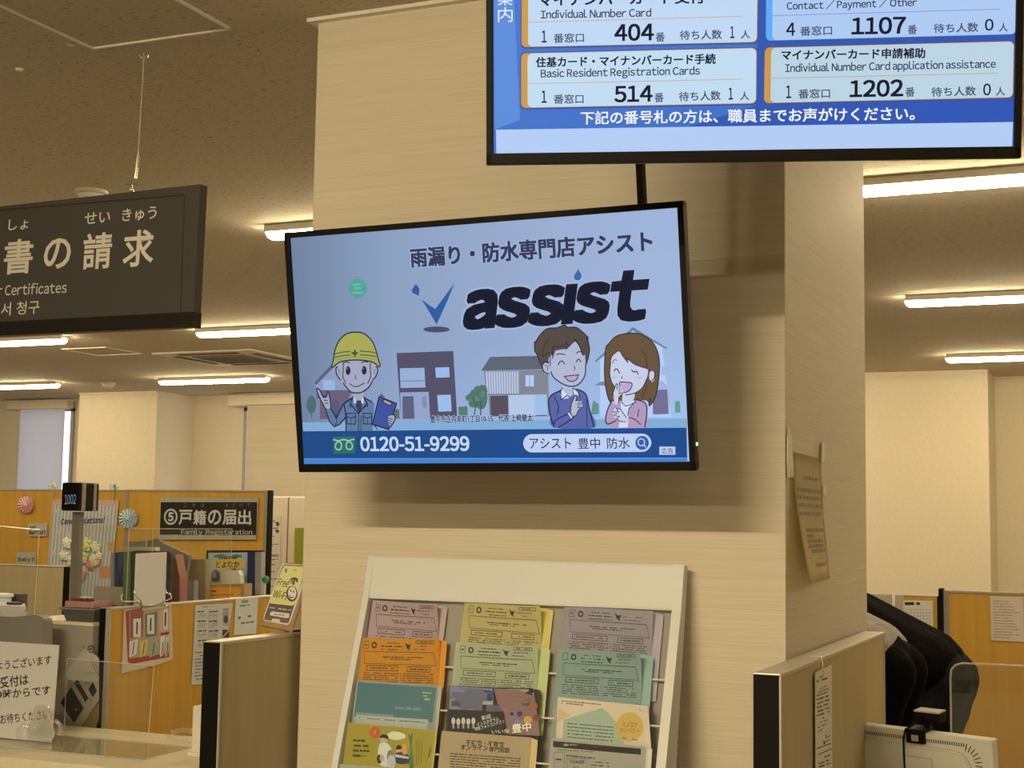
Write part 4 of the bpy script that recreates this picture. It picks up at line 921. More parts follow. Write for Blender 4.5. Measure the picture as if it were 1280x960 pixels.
sheet('acrylic_screen', 'clear acrylic pane standing on the grey cabinet behind the customer display', 'acrylic screen',
      [(-3.545, 4.235, 1.1385), (-3.215, 4.235, 1.1385), (-3.215, 4.235, 1.45), (-3.545, 4.235, 1.462)], 0.003)
sheet('acrylic_screen', 'clear acrylic pane standing along the top of the honey-coloured counter partition', 'acrylic screen',
      [(-3.185, 4.06, 1.1885), (-3.185, 4.68, 1.1885), (-3.185, 4.68, 1.452), (-3.185, 4.06, 1.452)], 0.003)

# ---- back wall panels: sign, rosettes, cards, poster
YB = 7.2
t = thing('counter_sign', 'black sign numbered five for family registration on the high honey-coloured partition', 'sign', aty(261, 674, YB-0.008))
bm = B(); prism(bm, [aty(x, y, YB-0.008) for x, y in ((200.5, 622), (323, 622), (320, 674.5), (198, 674.5))], Vector((0, 0.007, 0))); sb_ = mk('board', bm, mat('sign_paper', (168, 150, 114), 0.6), t)
P = Panel((-5.4, YB-0.008, 1.4), (1, 0, 0), (0, 0, 1)); P.layer = 10; P.crop(180, 580, 4.364)
P.poly([(92, 208), (618, 208), (612, 388), (86, 386)], raw('sign_black', (0.016, 0.015, 0.014), 0.5)); SWH = mat('sign_letter', (196, 180, 146), 0.6)
P.text('⑤', 108, 332, 182, 332, 88, SWH, 0.022); 
for ch, a, b in (('戸', 188, 262), ('籍', 268, 338), ('の', 348, 420), ('届', 428, 502), ('出', 512, 584)): P.text(ch, a, 332, b, 332, 82, SWH, 0.022)
for ch, a in (('こ', 216), ('せ', 262), ('き', 310), ('と', 446), ('ど', 484), ('け', 522), ('で', 560)): P.text(ch if ch != 'で' else 'で', a, 234, a+18, 234, 19, mat('sign_furigana', (120, 108, 86), 0.6))
P.text('Family  Registaration', 203, 382, 590, 384, 26, SWH, 0.006, base=True)
P.build('lettering', sb_)
def rosette(label, px, py, r, c1, c2):
    c = aty(px, py, YB-0.012); rr = r*0.0047; t = thing('paper_rosette', label, 'paper rosette', c, 'paper rosettes on the honey-coloured partition')
    bm = B(); n = 30; ctr = bm.verts.new(c+Vector((0, -0.004, 0))); ring = []
    for k in range(n):
        a = 2*math.pi*k/n; q = 1.0 if k % 2 else 0.97
        ring.append(bm.verts.new(c+Vector((rr*1.2*q*math.cos(a), 0.002-(0.009 if k % 2 else 0), rr*q*math.sin(a)))))
    for k in range(n):
        f = bm.faces.new((ctr, ring[(k+1) % n], ring[k])); f.material_index = k % 2
    bmesh.ops.recalc_face_normals(bm, faces=bm.faces); mk('pleated_disc', bm, [mat('rosette', c1, 0.7), mat('rosette', c2, 0.7)], t)
    mk('centre', lathe(B(), [(rr*0.16, 0), (rr*0.14, 0.004), (0, 0.006)], c+Vector((0, -0.005, 0)), 12, Matrix.Rotation(math.pi/2, 4, 'X')), mat('rosette', c1, 0.7), t)
rosette('pink pleated paper rosette on the honey-coloured partition at the far left', 32.5, 631, 11.5, (236, 180, 150), (170, 104, 80))
rosette('pale blue-green pleated paper rosette beside the grey joint of the honey-coloured partition', 160.5, 648, 12.5, (196, 198, 172), (118, 132, 118))
def card_sign(label, x0, y0, x1, y1, lines):
    t = thing('greeting_card', label, 'card', aty((x0+x1)/2, y1, YB-0.006), 'small greeting cards on the honey-coloured partition')
    bm = B(); q = [(x0+1.5, y0), (x1-1.5, y0), (x1, y0+2), (x1, y1-2), (x1-1.5, y1), (x0+1.5, y1), (x0, y1-2), (x0, y0+2)]
    prism(bm, [aty(x, y, YB-0.006) for x, y in q], Vector((0, 0.005, 0))); mk('card', bm, mat('card_face', (178, 158, 116), 0.6), t)
    P = Panel((-6.3, YB-0.006, 1.4), (1, 0, 0), (0, 0, 1)); P.layer = 10
    for s_, a, b, c, h in lines: P.text(s_, a, c, b, c, h, BK, 0.05)
    P.build('lettering', t)
card_sign('small grey greeting card for newly-weds left of the striped poster', 35, 654, 58.5, 670.5, [('Just', 36.5, 45, 661.5, 5), ('Married !!', 36.5, 57, 668, 5.5)])
card_sign('small grey greeting card for a baby, just above the grey-beige partition', 20.5, 690.5, 44.5, 706, [('Baby !!', 22.5, 43, 703, 6.5)])
t = thing('wedding_poster', 'striped congratulations poster with paper flowers behind the customer display', 'poster', aty(100, 755, YB-0.01))
bm = B(); q = [(65.8, 624), (148.3, 625), (136, 754), (56, 750)]; prism(bm, [aty(x, y, YB-0.01) for x, y in q], Vector((0, 0.004, 0))); mk('sheet', bm, mat('poster_cream', (196, 180, 140), 0.6), t)
P = Panel((-6.3, YB-0.01, 1.4), (1, 0, 0), (0, 0, 1)); P.layer = 6
for k in range(19):
    a = (k+0.15)/19; b = (k+0.58)/19
    top = lambda f: (65.8+82.5*f, 624+1*f); bot = lambda f: (56+80*f, 750+4*f)
    P.poly([top(a), top(b), bot(b), bot(a)], (150, 148, 128))
P.poly([(65.8, 624), (148.3, 625), (147.6, 632), (65.3, 631)], (200, 150, 118))
for x, y in ((70, 637), (134, 640), (72, 664), (66, 690), (118, 634)): P.poly([(x-3, y-3), (x, y-1), (x+3, y-3), (x+2, y+3), (x-2, y+3)], (206, 168, 138))
P.crop(0, 580, 4.8); P.text('Congratulations!', 366, 362, 630, 352, 36, (22, 30, 64), 0.045, 0.3, base=True)
P.marks(480, 398, 530, 398, 5, (150, 130, 110)); P.poly([(590, 615), (660, 612), (665, 680), (600, 690)], (190, 130, 76)); P.poly([(645, 470), (685, 468), (688, 520), (645, 525)], (190, 140, 90))
for x, y in ((415, 405), (555, 405)): P.poly([(x-14, y+30), (x-10, y-20), (x-2, y+5), (x+8, y-20), (x+14, y+30)], (206, 160, 138))
P.build('print', t)
def bloom(x, y, r, col, par):
    c = aty(x, y, YB-0.018); rr = r*0.0046; bm = B()
    for k in range(11):
        a = k*2.4; q = rr*0.85*math.sqrt(k/11); g = bmesh.ops.create_icosphere(bm, subdivisions=1, radius=rr*random.uniform(0.34, 0.48))
        for v_ in g['verts']: v_.co = Vector((v_.co.x*1.1+q*math.cos(a), v_.co.y*0.7-0.006*(1-k/11), v_.co.z+q*math.sin(a)))+c
    mk('paper_flower', bm, mat('flower_paper', col, 0.8), par, smooth=True)
for x, y, r, col in ((84, 678, 8, (226, 208, 156)), (80, 694, 7, (222, 204, 150)), (90, 700, 8, (214, 200, 140)), (108, 680, 10, (214, 198, 116)), (120, 684, 8, (220, 206, 136)), (104, 696, 9, (206, 192, 110)), (118, 700, 8, (214, 202, 134)), (124, 694, 5, (226, 214, 160)),
                     (122, 700, 6, (214, 150, 122)), (113, 706, 7, (200, 128, 104)), (104, 716, 6, (208, 144, 118)), (101, 722, 5, (214, 154, 128))): bloom(x, y, r, col, t)
for lb, x, y, cs in (('small cream paper flower on the partition top edge, left of the customer display head', 66, 608, ((216, 196, 150), (180, 158, 110))), ('small white and green paper flower on the partition top edge, right of the display head', 143, 608.5, ((214, 204, 160), (96, 112, 62)))):
    c = aty(x, y, YB+0.02); c.z = 1.652; t = thing('paper_flower', lb, 'paper flower', c)
    for k in range(5):
        bm = B(); bmesh.ops.create_icosphere(bm, subdivisions=2, radius=0.016)
        for v_ in bm.verts: v_.co = Vector((v_.co.x*1.2, v_.co.y*0.7, v_.co.z))+c+Vector((0.016*math.cos(k*1.257), -0.005, 0.017+0.012*math.sin(k*1.257)))
        mk('petal', bm, mat('flower_paper', cs[0], 0.8), t, smooth=True)
    bm = B(); tube(bm, [c+Vector((0.012, -0.02, 0.016)), c+Vector((0.03, -0.035, 0.03)), c+Vector((0.034, -0.035, -0.02)), c+Vector((0.03, -0.034, -0.07))], 0.003, 6); mk('stem', bm, mat('flower_stem', cs[1], 0.7), t)
sheet('acrylic_screen', 'tall clear acrylic pane in front of the grey-beige partition at the left', 'acrylic screen', [aty(-40, 790, 4.9), aty(42, 790, 4.9), aty(49.5, 662, 4.9), aty(-40, 655, 4.9)], 0.004)

# ---- white lockers, poster and green folder beyond the partition end
t = thing('steel_locker', 'white steel locker in the gap left of the pillar', 'locker', (-5.6, 9.2, 0))
zt = aty(340, 620, 9.0).z
mk('body', box(B(), -6.3, -4.9, 9.0, 9.45, 0, zt, 0.004), M_WHITE, t)
xj = aty(361.5, 640, 9.0).x
for a, b in ((-6.29, xj-0.006), (xj+0.006, -4.91)): mk('door', box(B(), a, b, 8.985, 9.0, 0.05, zt-0.012, 0.003), raw('locker_white', (0.66, 0.63, 0.56), 0.5), t)
mk('gap_strip', box(B(), xj-0.006, xj+0.006, 8.992, 9.0, 0.05, zt-0.01), raw('gap_dark', (0.16, 0.155, 0.145), 0.6), t)
o = mk('green_file', prism(B(), [aty(x, y, 8.95) for x, y in ((368.5, 660), (380, 660), (380, 740), (366.5, 740))], Vector((0, 0.03, 0))), mat('file_green', (124, 128, 28), 0.6)); tag(o, 'olive green file on the white steel locker at the left edge of the pillar', 'file')
t = thing('locker_poster', 'pale poster hanging on the white steel locker', 'poster', aty(345, 760, 8.98))
bm = B(); prism(bm, [aty(x, y, 8.978) for x, y in ((336, 647), (351, 645), (349, 760), (330, 760))], Vector((0, 0.005, 0))); mk('sheet', bm, mat('poster_white', (196, 178, 140), 0.6), t)
P = Panel((-5.5, 8.978, 1.3), (1, 0, 0), (0, 0, 1)); P.layer = 6
P.line([(337.5, 656), (342, 651), (346, 655)], 0.9, (70, 66, 50), True); P.ell(347, 655, 2.2, 3, (60, 66, 40), 9); P.ell(346.5, 664, 2.4, 2.4, (70, 70, 50), 9)
for y in (661, 671, 681, 700, 706, 715, 724, 733): P.marks(337, y, 348, y-1, 1.5, (130, 100, 74) if y in (671, 695) else (90, 84, 66))
P.rect(338, 693, 348, 696, (150, 110, 82)); P.build('print', t)

# ---- desk with files behind the honey-coloured partition
DZ = 1.02
t = thing('file_desk', 'desk behind the honey-coloured counter partition that carries files and books', 'desk', (-3.75, 4.9, 0))
mk('desk_top', box(B(), -4.5, -3.225, 4.5, 5.7, DZ-0.03, DZ, 0.003), M_COUNTER, t)
for x in (-4.45, -3.27):
    for y in (4.53, 5.65): mk('leg', box(B(), x-0.02, x+0.02, y-0.02, y+0.02, 0, DZ-0.03), M_GREYPOST, t)
def slab(name, label, cat, pts, Y, th, m, parent=None, to_desk=True):
    q = [aty(x, y, Y) for x, y in pts]
    if to_desk:
        for p, s_ in zip(q, pts):
            if s_[1] >= 755: p.z = DZ+0.0005
    bm = B(); prism(bm, q, Vector((0, th, 0)))
    o = mk(name, bm, m, parent)
    if parent is None: tag(o, label, cat, 'files and folders on the desk behind the counter partition' if name in ('file', 'folder', 'binder') else None)
    return o
slab('folder', 'large dark grey folder leaning over to the right among the files', 'folder', [(184, 676), (197, 673), (203, 679), (236, 694), (231, 728), (226, 775), (184, 775)], 4.86, 0.02, mat('folder_grey', (112, 100, 74), 0.7))
slab('folder', 'beige grey folder standing at the back of the files behind the grey one', 'folder', [(160, 677), (182, 676), (183, 775), (160, 775)], 4.95, 0.02, mat('folder_beige', (146, 130, 96), 0.7))
slab('folder', 'beige carton standing behind the grey folder, in front of the honey-coloured panels', 'carton', [(236, 699), (257, 699), (257, 775), (236, 775)], 5.0, 0.03, mat('carton_beige', (138, 112, 66), 0.7))
slab('folder', 'cream folder standing highest at the left of the files', 'folder', [(151.5, 684), (194, 684), (194, 770), (151, 770)], 4.76, 0.03, mat('folder_cream', (214, 192, 144), 0.7))
slab('file', 'green file standing at the left of the black clipboard', 'file', [(154.5, 690), (162, 689), (164, 770), (153, 770)], 4.66, 0.035, mat('file_leaf_green', (104, 128, 62), 0.6))
slab('file', 'blue-backed file standing at the left end of the files', 'file', [(143.5, 691), (148.5, 690), (148.5, 770), (143, 770)], 4.705, 0.045, mat('file_blue', (56, 66, 84), 0.6))
slab('file', 'pale grey file standing left of the blue-backed file', 'file', [(138.5, 691), (143, 691), (142.5, 770), (138, 770)], 4.705, 0.045, mat('file_pale', (158, 148, 122), 0.6))
slab('clipboard', 'black clipboard standing behind the hanging white paper', 'clipboard', [(163, 690), (170, 688), (211, 689), (213.5, 692), (213.5, 765), (163, 765)], 4.62, 0.012, mat('board_black', (24, 22, 20), 0.5))
slab('file', 'red file standing right of the black clipboard', 'file', [(215, 695), (219, 693), (224.5, 722), (226, 770), (216, 770)], 4.74, 0.05, mat('file_red', (150, 84, 58), 0.6))
t = thing('card_holder', 'small clear card box right of the red file', 'card box', aty(236, 760, 4.84))
for k, (a, b, c) in enumerate(((229, 233.5, (138, 128, 106)), (234.5, 238, (170, 156, 124)), (238.5, 242.5, (128, 120, 100)))): slab('cards', '', '', [(a, 728-k), (b, 728-k), (b, 770), (a, 770)], 4.84, 0.03, mat('cards', c, 0.6), t)
bm = B(); q = [aty(x, y, 4.832) for x, y in ((228, 726), (243.5, 727), (243.5, 770), (227.5, 770))]
for p in q: p.z = max(p.z, DZ+0.0005) if p.z > DZ+0.06 else DZ+0.0005
prism(bm, q, Vector((0, 0.004, 0))); mk('front_pane', bm, M_SLEEVE, t)
# Toyonaka guide, binders, orange box
t = thing('guide_book', 'blue guide book with yellow title patch, propped in a black frame below the registration sign', 'book', aty(290, 760, 5.35))
slab('back_frame', '', '', [(258, 688), (328, 688), (327.5, 775), (257, 775)], 5.36, 0.015, M_BLACK, t)
slab('cover', '', '', [(260.5, 691), (309, 690.5), (308, 775), (259.5, 775)], 5.34, 0.012, mat('cover_blue', (164, 176, 150), 0.5), t)
P = Panel((-3.5, 5.34, 1.1), (1, 0, 0), (0, 0, 1)); P.layer = 8; P.crop(235, 670, 4.8)
P.poly([(150, 165), (180, 140), (250, 125), (320, 140), (345, 165), (330, 190), (250, 205), (165, 190)], (212, 176, 70), True); P.poly([(155, 118), (200, 108), (240, 122), (290, 110), (325, 118), (320, 128), (240, 130), (160, 130)], (86, 104, 90))
P.text('とよなか', 168, 192, 310, 190, 40, (50, 42, 34), 0.025); P.marks(185, 134, 300, 133, 12, (80, 66, 44)); P.marks(182, 200, 302, 199, 10, (60, 50, 40)); P.ell(165, 240, 27, 38, (90, 84, 74)); P.ell(158, 235, 12, 20, (130, 124, 108))
P.ell(300, 220, 24, 22, (160, 140, 108)); P.build('print', t)
slab('binder', 'dark blue binder standing right of the guide book', 'binder', [(309.5, 690), (318.5, 689.5), (318, 775), (309, 775)], 5.325, 0.03, mat('binder_blue', (40, 46, 72), 0.5))
slab('binder', 'light grey binder standing between the dark blue binder and the partition end', 'binder', [(319, 690), (326.5, 690), (326, 775), (318.5, 775)], 5.325, 0.03, mat('binder_grey', (150, 136, 112), 0.5))
t = thing('orange_box', 'beige box with an orange front in front of the guide book', 'box', aty(280, 760, 5.08))
slab('box_body', '', '', [(253, 733), (256, 730.5), (305, 729.5), (305, 775), (253, 775)], 5.08, 0.06, mat('box_beige', (160, 128, 76), 0.7), t)
slab('orange_front', '', '', [(254, 734), (300, 734), (300, 760), (254, 760)], 5.072, 0.007, mat('box_orange', (222, 150, 52), 0.6), t)
P = Panel((-3.4, 5.072, 1.1), (1, 0, 0), (0, 0, 1)); P.layer = 8; P.marks(257, 739, 270, 739, 2.2, (110, 66, 30)); P.marks(257, 744, 292, 743.5, 1.6, (140, 90, 40)); P.build('print', t)
slab('card_block', 'little stack of cream cards in front of the guide book cover', 'cards', [(276, 721), (278, 714), (297, 713), (300, 719), (300, 770), (276, 770)], 5.24, 0.03, mat('cards_cream', (206, 188, 144), 0.7))
c = aty(332, 724.5, 5.2); t = thing('green_ball', 'green ball-topped stick at the end of the files, left of the wifi stand', 'ball', (c.x, c.y, DZ))
bm = B(); bmesh.ops.create_icosphere(bm, subdivisions=3, radius=0.0165); bm.transform(Matrix.Translation(c)); mk('ball', bm, mat('ball_green', (52, 112, 58), 0.4), t, smooth=True)
mk('stick', tube(B(), [(c.x, c.y, DZ), (c.x, c.y, c.z-0.012)], 0.003, 6), M_WHITE, t)

# ---- clear holder with wire hooks and hanging papers on the honey-coloured partition
XA = -3.162
t = thing('pamphlet_holder', 'clear holder hooked over the honey-coloured partition with white paper', 'holder', atx(185, 755, XA+0.002))
bm = B(); q = [atx(x, y, XA-0.03) for x, y in ((138, 716), (214, 713), (214, 756), (138, 760))]
y0, y1 = q[0].y+0.02, q[1].y; zt_ = 1.27
prism(bm, [Vector((XA-0.014, 3.97, 1.1885)), Vector((XA-0.014, 4.30, 1.1885)), Vector((XA-0.014, 4.30, 1.302)), Vector((XA-0.014, 3.97, 1.302))], Vector((0.003, 0, 0))); mk('clear_back', bm, M_SLEEVE, t)
Pp = Panel((XA+0.006, 4.1, 1.2), (0, 1, 0), (0, 0, 1))
q = [atx(x, y, XA+0.006) for x, y in ((169.5, 692), (208, 690), (206, 755), (190, 758), (167, 756))]
bm = B(); prism(bm, q, Vector((0.0015, 0, 0))); mk('paper', bm, mat('holder_paper', (214, 194, 158), 0.7), t)
bm = B()
for a, b in ((152, 178), (204, 214)):
    pass
def hook(pts, r=0.0028): 
    bm_ = B(); tube(bm_, [atx(x, y, XA+d) for x, y, d in pts], r, 8); return bm_
mk('wire', hook([(153, 743, .004), (151, 747, .012), (153, 752, .014), (158, 752, .012), (172, 752, .012), (176, 756, .012), (177, 761, .012)]), M_CHROME, t, smooth=True)
mk('wire', hook([(167, 738, .01), (170, 745, .014), (175, 749, .016), (177, 756, .014), (179, 758, .012)]), M_CHROME, t, smooth=True)
mk('wire', hook([(206, 735, .004), (208, 741, .012), (213, 743, .014), (214, 748, .016), (210, 750, .014), (203, 752, .012), (206, 757, .012), (211, 758, .012)]), M_CHROME, t, smooth=True)
mk('wire', hook([(177, 758, .01), (190, 757, .01), (203, 753, .01)], 0.002), M_CHROME, t, smooth=True)
t = thing('magazine_pouch', 'clear pouch with a red-edged print of books on the honey-coloured partition', 'pouch', atx(185, 840, XA+0.004))
bm = B(); prism(bm, [atx(x, y, XA+0.0015) for x, y in ((155, 762), (214, 756), (216, 824), (200, 830), (152, 842))], Vector((0.0015, 0, 0))); mk('pouch', bm, mat('pouch_film', (206, 176, 128), 0.35), t)
P = Panel((XA+0.003, 4.2, 1.1), (0, 1, 0), (0, 0, 1)); P.layer = 6; P.crop(130, 660, 5.053)
P.poly([(135, 525), (240, 505), (240, 800), (412, 790), (412, 815), (180, 858), (150, 850)], (152, 66, 52)); P.poly([(160, 530), (415, 500), (415, 790), (160, 825)], (176, 142, 100))
P.poly([(165, 530), (250, 520), (245, 690), (165, 700)], (150, 84, 66)); P.poly([(258, 545), (335, 530), (330, 680), (262, 690)], (92, 106, 76)); P.poly([(345, 520), (415, 505), (412, 650), (350, 660)], (206, 156, 112))
for a, b, c, d in ((185, 575, 233, 690), (272, 550, 318, 670), (375, 515, 402, 640)):
    P.poly([(a, b), (c, b-5), (c, d), (a, d)], (214, 200, 166)); P.line([((a+c)/2, b+18), ((a+c)/2-2, d-20)], 12, (60, 56, 46))
for a, w_, cc in ((160, 55, (216, 196, 160)), (228, 50, (206, 176, 84)), (290, 50, (150, 160, 120)), (355, 30, (220, 206, 172)), (388, 26, (206, 186, 150))):
    P.poly([(a, 720 if a < 300 else 690), (a+w_, 700 if a < 300 else 670), (a+w_-12, 800), (a-2, 818)], cc); P.line([(a+w_*0.55, 720), (a+w_*0.35, 800)], 8, (110, 74, 56))
P.poly([(355, 665), (410, 655), (410, 668), (362, 680)], (140, 44, 40)); P.build('print', t)
def notice(label, pts, draw, k=1.0, col=(198, 182, 146)):
    t = thing('paper_notice', label, 'notice', atx(sum(p[0] for p in pts)/len(pts), max(p[1] for p in pts), XA+0.002))
    bm = B(); prism(bm, [atx(x, y, XA+0.0005) for x, y in pts], Vector((0.001, 0, 0))); sh_ = mk('sheet', bm, mat('notice_paper', col, 0.7), t)
    P = Panel((XA+0.0015, 4.6, 1.0), (0, 1, 0), (0, 0, 1)); P.layer = 6; P.crop(235, 670, 4.8); draw(P); P.build('print', sh_)
def d1(P):
    P.marks(80, 428, 120, 424, 6, (150, 80, 60))
    for r_i in range(4):
        for cx in (58, 128):
            y = 455+r_i*58; P.marks(cx, y, cx+52, y-4, 9, (40, 38, 32)); P.line([(cx+2, y+24), (cx+50, y+20)], 2, (120, 110, 90))
            for j in range(3): P.marks(cx, y+14+j*11, cx+50, y+10+j*11, 4, (110, 102, 84), 0.7)
    P.line([(122, 440), (122, 660)], 2, (100, 94, 80)); P.rect(208, 432, 244, 540, (172, 158, 130)); P.ell(226, 500, 14, 24, (70, 66, 56)); P.rect(206, 562, 246, 610, (60, 56, 48)); P.line([(208, 606), (244, 566)], 6, (180, 168, 140))
    for j in range(4): P.marks(210, 440+j*11, 242, 438+j*11, 5, (90, 84, 70))
    for j in range(9): P.marks(40, 700+j*20, 90, 696+j*20, 6, (70, 66, 56), 0.8)
notice('long printed notice with small tables, partly hidden by the black-ended partition', [(244, 756.5), (291, 754), (283, 800), (274, 812), (262, 855), (239, 856), (242, 800)], d1)
def d2(P):
    P.poly([(320, 386), (362, 383), (360, 400), (322, 402)], (128, 148, 84)); P.marks(310, 420, 370, 414, 13, (110, 128, 84)); P.marks(300, 492, 378, 480, 16, (90, 88, 76), 0.9); P.marks(318, 524, 400, 514, 12, (110, 106, 90), 0.9)
notice('white notice with a green heading at the far end of the honey-coloured partition', [(294.5, 748), (322.5, 746), (320, 792), (292, 794)], d2, col=(206, 192, 158))

# ---- wifi stand on the left partition
bl, br = atz(327, 781, 1.206), atz(361, 787.5, 1.206)
u = (br-bl).normalized(); n0 = Vector((u.y, -u.x, 0)); ph = math.radians(19); v = Vector((0, 0, 1))*math.cos(ph)-n0*math.sin(ph); n = u.cross(v)
Wd = (br-bl).length; Hh = 0.18; M = Matrix((u, v, n)).transposed().to_4x4(); M.translation = bl
t = thing('wifi_stand', 'small tilted yellow free wifi sign on the top of the left partition', 'sign', (bl+br)/2)
CB = mat('stand_cardboard', (176, 136, 78), 0.7)
bm = box(B(), 0, Wd, 0.004, Hh, -0.008, -0.001, 0.001); bm.transform(M); mk('board', bm, CB, t)
bm = box(B(), 0, Wd, -0.003, 0.006, -0.012, 0.012, 0.001); bm.transform(M); mk('ledge', bm, CB, t)
back = bl-n0*0.105+u*Wd; 
bm = B(); prism(bm, [br-u*0.004+v*0.004-n*0.008, br-u*0.004+v*(Hh*0.9)-n*0.008, back+Vector((0, 0, 0.145)), back+Vector((0, 0, 0.0))], -u*0.004)
prism(bm, [bl+u*0.008+v*0.004-n*0.008, bl+u*0.008+v*(Hh*0.9)-n*0.008, back-u*(Wd-0.008)+Vector((0, 0, 0.145)), back-u*(Wd-0.008)], -u*0.004); mk('side_wing', bm, CB, t)
bm = B(); prism(bm, [back, back-u*Wd, back-u*Wd+Vector((0, 0, 0.145)), back+Vector((0, 0, 0.145))], n0*0.003); prism(bm, [bl-n0*0.008, br-n0*0.008, back, back-u*Wd], Vector((0, 0, 0.003))); mk('back_wing', bm, CB, t)
P = Panel(bl, u, v, 'print', rough=0.35); P.layer = 4; P.crop(320, 690, 8.725); D = raw('sign_ink', (0.035, 0.022, 0.016), 0.5)
P.rrect((284, 122), (590, 150), (362, 802), (70, 745), 30, (222, 204, 160)); P.rrect((292, 135), (556, 152), (352, 780), (85, 735), 34, D); P.rrect((300, 145), (545, 162), (415, 590), (140, 560), 26, (226, 206, 106))
P.poly([(142, 575), (405, 600), (352, 775), (86, 738)], (70, 40, 30)); P.poly([(100, 700), (370, 735), (356, 770), (88, 735)], (120, 50, 40))
P.poly([(160, 655), (185, 648), (365, 672), (362, 715), (330, 722), (150, 690)], (228, 210, 160)); P.poly([(178, 725), (265, 735), (258, 770), (170, 755)], (226, 206, 158)); P.marks(200, 680, 310, 690, 12, (90, 60, 44)); P.marks(150, 605, 385, 636, 14, (206, 186, 140))
P.text('Free', 228, 365, 345, 385, 82, D, 0.012, base=True); P.text('Wi-Fi', 178, 490, 325, 520, 88, D, 0.012, base=True)
P.ell(392, 455, 60, 86, D, 24); P.ell(395, 448, 46, 72, (238, 222, 182), 24); P.line([(372, 430), (380, 415), (390, 432)], 6, D, True); P.line([(400, 440), (410, 425), (420, 442)], 6, D, True); P.line([(366, 470), (382, 500), (412, 490)], 7, D, True)
P.line([(362, 330), (385, 298), (425, 290), (455, 308)], 13, D, True); P.line([(378, 345), (398, 320), (430, 318)], 11, D, True); P.ell(410, 345, 13, 15, D, 10); P.poly([(440, 282), (462, 325), (440, 335)], D); P.poly([(315, 175), (335, 190), (345, 178), (340, 200), (330, 225), (320, 225), (325, 195)], D); P.marks(355, 190, 510, 208, 16, (170, 150, 90))
P.build('print', t)

# ================================================================== BROCHURE RACK AT THE FOOT OF THE PILLAR
RA = math.radians(11); RO = Vector((-1.78, 3.225, 1.402)); RU = Vector((1, 0, 0)); RV = Vector((0, math.sin(RA), math.cos(RA))); RN = RU.cross(RV)
RM = Matrix((RU, RV, RN)).transposed().to_4x4(); RM.translation = RO
def rk(bm): bm.transform(RM); return bm
t = thing('brochure_rack', 'white brochure rack leaning on the pillar under the lower screen', 'brochure rack', (-1.37, 2.96, 0))
W0, W1 = 0.02, 0.825; LEN = -1.40
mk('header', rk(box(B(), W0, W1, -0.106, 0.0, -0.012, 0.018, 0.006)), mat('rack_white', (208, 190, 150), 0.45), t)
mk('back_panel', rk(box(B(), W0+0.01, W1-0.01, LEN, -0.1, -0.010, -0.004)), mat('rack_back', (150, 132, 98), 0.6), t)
for a, b in ((W0-0.012, W0+0.004), (W1-0.016, W1+0.006)):
    bm = B(); prism(bm, [Vector((a, 0.0, -0.012)), Vector((a, 0.0, 0.018)), Vector((a, -0.106, 0.022)), Vector((a, -0.5, 0.075)), Vector((a, LEN, 0.1)), Vector((a, LEN, -0.012))], Vector((b-a, 0, 0))); mk('side_panel', rk(bm), mat('rack_white', (208, 190, 150), 0.45), t)
for i, vv in enumerate((-0.262, -0.365, -0.467, -0.57, -0.67)):
    mk('wire_bar', rk(tube(B(), [(W0, vv, 0.0145+0.016*i), (W1-0.01, vv, 0.0145+0.016*i)], 0.0023, 8)), M_WHITE, t)
mk('base_box', rk(box(B(), W0, W1-0.01, LEN, LEN+0.02, -0.012, 0.2, 0.003)), M_WHITE, t)

